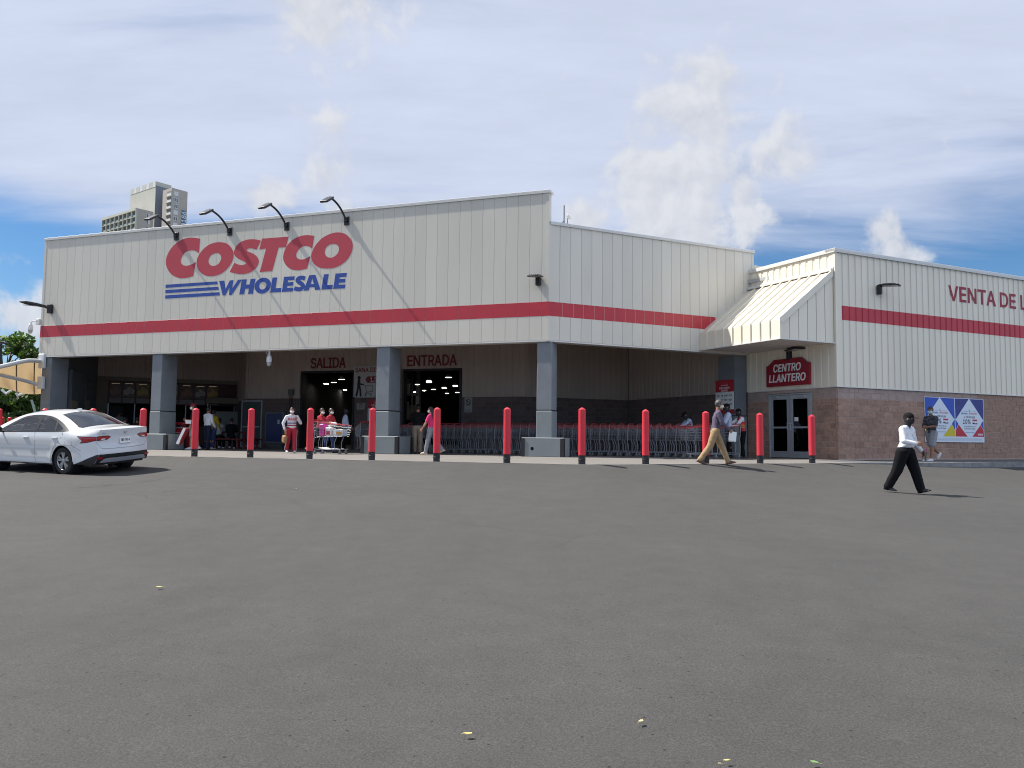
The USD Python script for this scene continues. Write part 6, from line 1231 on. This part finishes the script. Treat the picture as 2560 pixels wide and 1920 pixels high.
for cx_, yy_ in ((0, .745), (0, -.745), (2.62, .745), (2.62, -.745)):
    sd = 1 if yy_ > 0 else -1
    ty = lathe([(.205, -.10), (.27, -.104), (.300, -.095), (.315, -.07), (.316, 0), (.315, .07), (.300, .095), (.27, .104), (.205, .10)], 44)
    wh = obj("wheel", T(ty, (cx_, yy_, .315), rx=math.pi / 2), TYRE, car, smooth=40)
    ms, dk = [], []
    for q in range(10):
        a0 = q * math.pi / 5 + (0.12 if q % 2 else -0.12); c, s_ = math.cos(a0), math.sin(a0)
        sp = Polygon([(.035, -.016), (.205, -.026), (.205, .026), (.035, .016)]); m = T(ext(sp, .03), (0, 0, .055), rz=0); ms.append(T(m, rz=a0))
    ms += [lathe([(.196, .03), (.213, .03), (.215, .092), (.208, .094), (.196, .075)], 40), lathe([(0, .05), (.045, .05), (.045, .088), (.03, .094), (0, .094)], 20)]
    rim = join(ms); bowl = lathe([(0, -.05), (.19, -.05), (.205, .0), (.205, .04), (.195, .04), (.18, -.02), (0, -.03)], 32)
    R_ = (lambda m: T(T(m, rx=-math.pi / 2) if sd > 0 else T(m, rx=math.pi / 2), (cx_, yy_, .315)))
    obj("rim", R_(rim), ALLOY, wh, smooth=30); obj("rim_bowl", R_(bowl), DARKALLOY, wh, smooth=40)
    obj("arch_liner", T(trimesh.creation.cylinder(.355, .40, sections=36), (cx_, sd * .60, .315), rx=math.pi / 2) if False else T(lathe([(.362, -.02), (.366, -.02), (.366, .28), (.362, .28)], 36), (cx_, sd * .84, .315), rx=math.pi / 2 * (1 if sd > 0 else -1)), CARBLACK, car)

# ---------------------------------------------------------------- awning, trees, tower at the left
MEMB = usdkit.material(stage, L + "awning_membrane", {"d": ("diffuse_bsdf", {"color": (0.50, 0.40, 0.26)}), "t": ("translucent_bsdf", {"color": (0.40, 0.29, 0.16)}), "m": ("mix_closure", {"fac": 0.42})}, [("d.BSDF", "m.closure1"), ("t.BSDF", "m.closure2")], surface="m.closure")
TUBE = mat("awning_tube_white", (0.60, 0.62, 0.62), 0.4)
def ray(u, v, d): return np.array([0, 0, EYE]) + (FW * F + RT * (u - 1280) + UP * (960 - v)) / F * d
aw = thing("tensile_awning", "tan stretched awning on white tubes fixed to the left corner column", "awning")
g = [ray(104, 903, 33.4), ray(60, 903, 32.0), ray(-5, 918, 30.5), ray(-110, 940, 28.5)]
tA = np.array([g[0], (g[0] + g[1]) / 2 + [0, 0, .02], g[1], g[2], g[3]])
tB = np.array([ray(97, 962, 33.4), ray(60, 951, 32.6), ray(0, 937, 31.4), ray(-60, 922, 30.2)])
tC = np.array([ray(104, 985, 37.5), ray(60, 984, 37.2), ray(0, 968, 36.6), ray(-110, 952, 35.4)])
obj("edge_tube", tube(spline(tA, 4, False), .085, 10), TUBE, aw, smooth=40); obj("strut_tube", tube(tB, .075, 10), TUBE, aw, smooth=40)
ua, uc = spline([g[0], g[1], g[2], g[3]], 6, False), spline(tC, 6, False); nn = len(ua); K = 9
V_ = np.array([ua[i] * (1 - t) + uc[i] * t + np.array([0, 0, -.35 * math.sin(math.pi * t)]) * (0.5 + .5 * math.sin(i * .9)) for t in np.linspace(0, 1, K) for i in range(nn)])
Fm = [t for a in range(K - 1) for b in range(nn - 1) for t in ((a * nn + b, a * nn + b + 1, (a + 1) * nn + b), (a * nn + b + 1, (a + 1) * nn + b + 1, (a + 1) * nn + b))]
obj("membrane", (V_, np.array(Fm)), MEMB, aw, smooth=True)
for i in (3, 8, 13): obj("membrane_seam", tube([ua[i] * (1 - t) + uc[i] * t + np.array([0, 0, -.35 * math.sin(math.pi * t) * (0.5 + .5 * math.sin(i * .9)) - .02]) for t in np.linspace(0, 1, 9)], .025, 5), mat("seam_brown", (0.16, 0.10, 0.05), .7), aw)
for v_, s_ in ((903, .30), (957, .26)): obj("fixing_plate", T(bevel_box(-.16, .16, -.10, .03, -s_, s_, .02), A.p(A.x_at(101), .02, on_wall(A, 101, v_)[1]), rz=A.ang), TUBE, aw)
for (u0, v0_), (u1, v1_), (u2, v2_) in (((4, 974), (15, 984), (28, 976)), ((41, 982), (43, 989), (66, 981)), ((70, 981), (84, 974), (92, 976))):
    obj("lower_tube", tube([ray(u0, v0_, 38), ray(u1, v1_, 38), ray(u2, v2_, 38)], .06, 8), TUBE, aw, smooth=40)
LEAFS = [usdkit.material(stage, L + f"leaf_{i}", {"d": ("principled_bsdf", {"base_color": c, "roughness": 0.6}), "t": ("translucent_bsdf", {"color": tuple(np.array(c) * np.array([1.5, 1.7, .7]))}), "m": ("mix_closure", {"fac": 0.35})}, [("d.BSDF", "m.closure1"), ("t.BSDF", "m.closure2")], surface="m.closure")
         for i, c in enumerate(((0.045, 0.085, 0.020), (0.070, 0.120, 0.026), (0.035, 0.070, 0.020), (0.30, 0.31, 0.25)))]
BARK = mat("bark", (0.10, 0.075, 0.055), 0.9, var=.3, scale=9)
def tree(label, pos, H, R, seed, base=0.15, n=2600, flowers=0, leaf=.16, lm=0, name="tree"):
    r = np.random.default_rng(seed); t = thing(name, label, "tree", pos)
    limbs = [tube([(0, 0, -.3), (.05, .03, H * .25), (r.normal(0, .1), r.normal(0, .1), H * .5), (r.normal(0, .2), r.normal(0, .2), H * .85)], [.16, .13, .09, .02], 8)]
    cl_ = []
    for i in range(26):
        a, h = r.uniform(0, 2 * np.pi), r.uniform(base, .98); q = math.sqrt(max(0.05, 1 - ((h - .5) / .55) ** 2)) * r.uniform(.45, 1.0) * R
        c = np.array([math.cos(a) * q, math.sin(a) * q, h * H]); cl_.append((c, r.uniform(.35, .7) * R * .55))
        limbs.append(tube([(0, 0, max(.2, c[2] - q * .8) * .8), c * [.5, .5, .92], c], [.05, .035, .012], 5))
    obj("trunk", join(limbs), BARK, t)
    for k_ in (0, 1) if not flowers else (0, 1, 3):
        N = n // 2 if k_ < 2 else flowers
        pick = r.integers(0, len(cl_), N); C_ = np.array([cl_[i][0] for i in pick]); rr = np.array([cl_[i][1] for i in pick])
        d = r.normal(size=(N, 3)); d /= np.linalg.norm(d, axis=1, keepdims=True); P = C_ + d * rr[:, None] * r.uniform(.55, 1.0, N)[:, None] ** .5 * [1, 1, .8]
        P[:, 2] = np.maximum(P[:, 2], .1)
        a = r.normal(size=(N, 3)); a /= np.linalg.norm(a, axis=1, keepdims=True); b = np.cross(a, r.normal(size=(N, 3))); b /= np.linalg.norm(b, axis=1, keepdims=True)
        sz = r.uniform(.6, 1.3, N)[:, None] * leaf * (1.0 if k_ < 2 else .8); Q = np.stack([P - a * sz, P + b * sz * .5, P + a * sz, P - b * sz * .5], 1).reshape(-1, 3)
        obj("crown" if k_ < 2 else "blossom", (Q, np.arange(4 * N).reshape(-1, 4)), LEAFS[lm if k_ == 0 else (1 if k_ == 1 else 3)], t)
    return t
tree("tall light green tree with white blossom rising over the awning at the left edge", (*ray(8, 960, 47)[:2], -1.0), 7.2, 2.4, 11, .2, 5200, 700)
tree("slim leafy tree at the gap between awning and wall, with pale blossom", (*ray(52, 960, 50)[:2], -1.0), 5.4, 1.3, 12, .2, 2400, 380, .14)
for i, (u, d, h, r_, lb) in enumerate(((-40, 44, 3.6, 2.4, "dark green bush at the far left under the awning"), (20, 45, 3.4, 2.2, "leafy bush under the awning behind the red posts"), (72, 46, 3.3, 2.2, "flowering bush left of the corner column"), (120, 48, 3.2, 2.2, "green bush half hidden behind the corner column"), (160, 58, 3.6, 2.6, "distant green bush behind the porch's left columns"), (215, 62, 3.6, 2.6, "distant green bush glimpsed between the porch's left columns"))):
    tree(lb, (*ray(u, 960, d)[:2], -1.0), h + 1.0, r_, 30 + i, .05, 3600, 160 if i == 2 else 0, .15, 2 if i % 2 == 0 else 0, "bush")
p = ray(79, 1000, 42); q = ray(88, 1030, 42); t = thing("leaning_stake", "pale green leaning stake in front of the bushes by the column", "stake"); obj("stake", tube([q + (q - p) * 1.2, q, p], .06, 8), mat("stake_green", (0.25, 0.34, 0.30), .6), t)
p = ray(3, 857, 45); t = thing("street_lamp", "dark street lamp behind the tree at the left edge", "street lamp", at=(p[0], p[1], -1.0))
obj("pole", tube([(0, 0, 0), (0, 0, p[2] + 1.0)], .07, 8), BLACKMETAL, t); obj("lamp_head", T(rbox(-.35, .30, -.12, .12, -.05, .07, .04), (.05, 0, p[2] + 1.02), ry=.22), BLACKMETAL, t); obj("lamp_lens", T(bx(-.25, .2, -.09, .09, -.06, -.05), (.05, 0, p[2] + 1.02), ry=.22), LENS, t)

# distant apartment tower
TD = 366.0
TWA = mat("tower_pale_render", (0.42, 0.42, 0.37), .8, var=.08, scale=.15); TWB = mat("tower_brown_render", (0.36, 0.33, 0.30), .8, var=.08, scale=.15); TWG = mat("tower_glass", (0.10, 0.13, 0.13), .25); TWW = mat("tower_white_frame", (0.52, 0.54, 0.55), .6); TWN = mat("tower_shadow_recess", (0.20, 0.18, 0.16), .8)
angT = math.atan2(.8, .6)                                      # right hand faces run along (.6, .8), left hand faces along (-.8, .6)
def corner(u): return at(u, TD)
def hz(u, v): return ray(u, v, TD)[2]
tw = thing("apartment_tower", "grey concrete apartment tower with stepped blocks and a blue numbered banner behind the shop", "building")
def block(name, u0, uc, u1, vtop, mt, dcorner=TD):
    """A box with its near edge at picture column uc, its left face reaching to u0 and its right face to u1."""
    c = at(uc, dcorner); z = ray(uc, vtop, dcorner)[2]
    def length(u, dr):
        k = (u - 1280) / F; return (k * c[1] - c[0]) / (dr[0] - k * dr[1])
    la, lb = length(u0, (-.8, .6)), length(u1, (.6, .8))
    W1, W2 = Wall(c[:2], math.atan2(-.6, .8)), Wall(c[:2], angT)                         # left face: x from -la to 0; right face: x from 0 to lb
    P = Polygon([c[:2], c[:2] + np.array([.6, .8]) * lb, c[:2] + np.array([.6, .8]) * lb + np.array([-.8, .6]) * la, c[:2] + np.array([-.8, .6]) * la])
    m = obj(name, T(ext(P, z + 1.5), (0, 0, -1.5)), mt, tw); return m, W1, W2, la, lb, z
mlow, L1, L2, la, lb, zl = block("low_block", 239, 323.5, 364, 510.5, TWB, TD - 6)
nb_, fh = 8, 2.95
for r_ in range(7):
    z1 = zl - 1.1 - r_ * fh
    obj("balcony_slab", L1.w(bx(-la, 0.0, -.9, -.02, z1 - fh + .15 - .22, z1 - fh + .15)), TWA, tw)
    for i in range(nb_):
        a = -la + i * la / nb_; b = a + la / nb_
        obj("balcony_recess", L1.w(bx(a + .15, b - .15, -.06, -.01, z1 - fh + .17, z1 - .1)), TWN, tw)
        obj("balcony_glass", L1.w(bx(a + .15, b - .15, -.50, -.45, z1 - fh + .15, z1 - fh + 1.05)), mat("tower_rail_glass", (0.24, 0.28, 0.26), .3), tw)
        obj("balcony_window", L1.w(bx(a + .35, b - .9, -.10, -.065, z1 - fh + .4, z1 - .5)), TWG, tw)
    if r_ < 5: obj("facade_window", L2.w(bx(lb * .55, lb * .80, -.08, .0, z1 - fh + .7, z1 - .35)), TWW, tw); obj("window_glass", L2.w(bx(lb * .58, lb * .67, -.10, -.085, z1 - fh + .9, z1 - .55)), TWG, tw)
for i in range(nb_ + 1): x = -la + i * la / nb_; obj("balcony_fin", L1.w(bx(x - .14, x + .14, -.93, -.03, zl - 24, zl - .9)), TWA, tw)
obj("parapet", L1.w(bx(-la, .0, -.95, -.03, zl - 1.1, zl + .05)), TWA, tw)
mt_, T1_, T2_, ta, tb, zt = block("tall_block", 304, 367, 407, 440.5, TWA, TD + 4)
obj("dark_face", T2_.w(bx(.1, tb, -.15, -.01, 0, zt - 2.0)), mat("tower_blue_grey", (0.15, 0.17, 0.20), .7, var=.06, scale=.1), tw)
for i in range(8): obj("roof_panel", T1_.w(bx(-ta + i * ta / 8 + .1, -ta + (i + 1) * ta / 8 - .1, -.12, -.01, zt - 2.6, zt + .1)), TWW if i % 2 else TWA, tw)
mw, S1_, S2_, sa, sb, zs_ = block("side_block", 386, 408.5, 449, 457, TWB, TD - 2)
for r_ in range(8):
    z1 = zs_ - 1.0 - r_ * fh
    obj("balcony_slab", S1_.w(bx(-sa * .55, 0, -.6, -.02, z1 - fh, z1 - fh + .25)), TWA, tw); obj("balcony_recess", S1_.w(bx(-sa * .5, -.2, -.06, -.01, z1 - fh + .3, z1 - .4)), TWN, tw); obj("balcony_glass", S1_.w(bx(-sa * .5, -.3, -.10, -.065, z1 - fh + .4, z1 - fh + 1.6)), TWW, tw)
    f_ = obj("facade_window", S2_.w(bx(sb * .15, sb * .42, -.08, 0, z1 - fh + .5, z1 - .35)), TWW, tw)
    if r_ in (1, 2, 4):
        for a_, b_ in ((.18, .265), (.305, .39)): obj("window_glass", S2_.w(bx(sb * a_, sb * b_, -.12, -.085, z1 - fh + .8, z1 - .6)), TWG, tw)
bz1 = hz(440, 512); bw = sb * .26
obj("banner", S2_.w(bx(sb * .66, sb * .66 + bw, -.25, -.05, bz1 - 10.4, bz1)), mat("tower_banner_blue", (0.05, 0.12, 0.24), .6), tw)
for ch, dg in letters("6 0186", 2.2, 9.6, .06):
    v = dg.vertices; dg = trimesh.Trimesh(np.stack([-v[:, 2] + sb * .66 + bw * .5 + 1.1, v[:, 1] - .26, v[:, 0] + bz1 - 10.1], 1), dg.faces, process=False); obj("numeral", S2_.w(dg), TWW, tw)

# fallen leaves on the tarmac
def fallen(u, v, size, mt, label, seed):
    r = np.random.default_rng(seed); d = FW * F + RT * (u - 1280) + UP * (960 - v)
    t_ = 3.0 / F
    for _ in range(60):
        p = np.array([0, 0, EYE]) + d * t_; t_ += (p[2] - ground_z(p[0], p[1])) / -d[2] * .9 if p[2] > ground_z(p[0], p[1]) + 1e-4 else 0
    p = np.array([0, 0, EYE]) + d * t_
    pts = spline([(-1, 0), (-.55, .42), (0, .5), (.5, .36), (1, 0), (.45, -.34), (-.1, -.46), (-.6, -.36)], 3); pts = pts * (1 + r.normal(0, .10, (len(pts), 1)))
    m = ext(Polygon(pts).buffer(0), .004 / size); m = m.subdivide(); m.vertices *= [size, size, size]
    m.vertices[:, 2] += .002 + .10 * np.abs(m.vertices[:, 1]) + .10 * m.vertices[:, 0] ** 2 / size
    t = thing("fallen_leaf", label, "leaf", (p[0], p[1], ground_z(p[0], p[1])), float(r.uniform(0, 360)))
    b = obj("blade", m, mt, t, smooth=30); obj("stalk", tube([(size * .9, 0, .004), (size * 1.5, .004, .003)], .0015, 5), mt, b)
YL, YL2, GL_ = mat("leaf_yellow", (0.55, 0.46, 0.17), .6, var=.25, scale=60), mat("leaf_straw", (0.50, 0.42, 0.22), .6, var=.25, scale=60), mat("leaf_green", (0.16, 0.26, 0.10), .6, var=.2, scale=60)
for i, (u, v_, s_, mt_, lb) in enumerate(((397, 1482, .030, YL, "yellow fallen leaf on the tarmac left of centre, below the car"), (1170, 1836, .022, YL, "curled yellow fallen leaf near the bottom centre"), (1602, 1806, .020, YL2, "straw coloured fallen leaf right of bottom centre"), (1817, 1903, .014, YL, "small yellow fallen leaf at the bottom edge right of centre"), (2037, 1908, .020, GL_, "green fallen leaf at the bottom edge"), (738, 1266, .030, YL2, "tiny straw leaf far off on the tarmac under the two masked women"), (1799, 1911, .007, YL2, "very small straw leaf fragment beside the bottom edge's yellow leaf"))):
    fallen(u, v_, s_, mt_, lb, 60 + i)
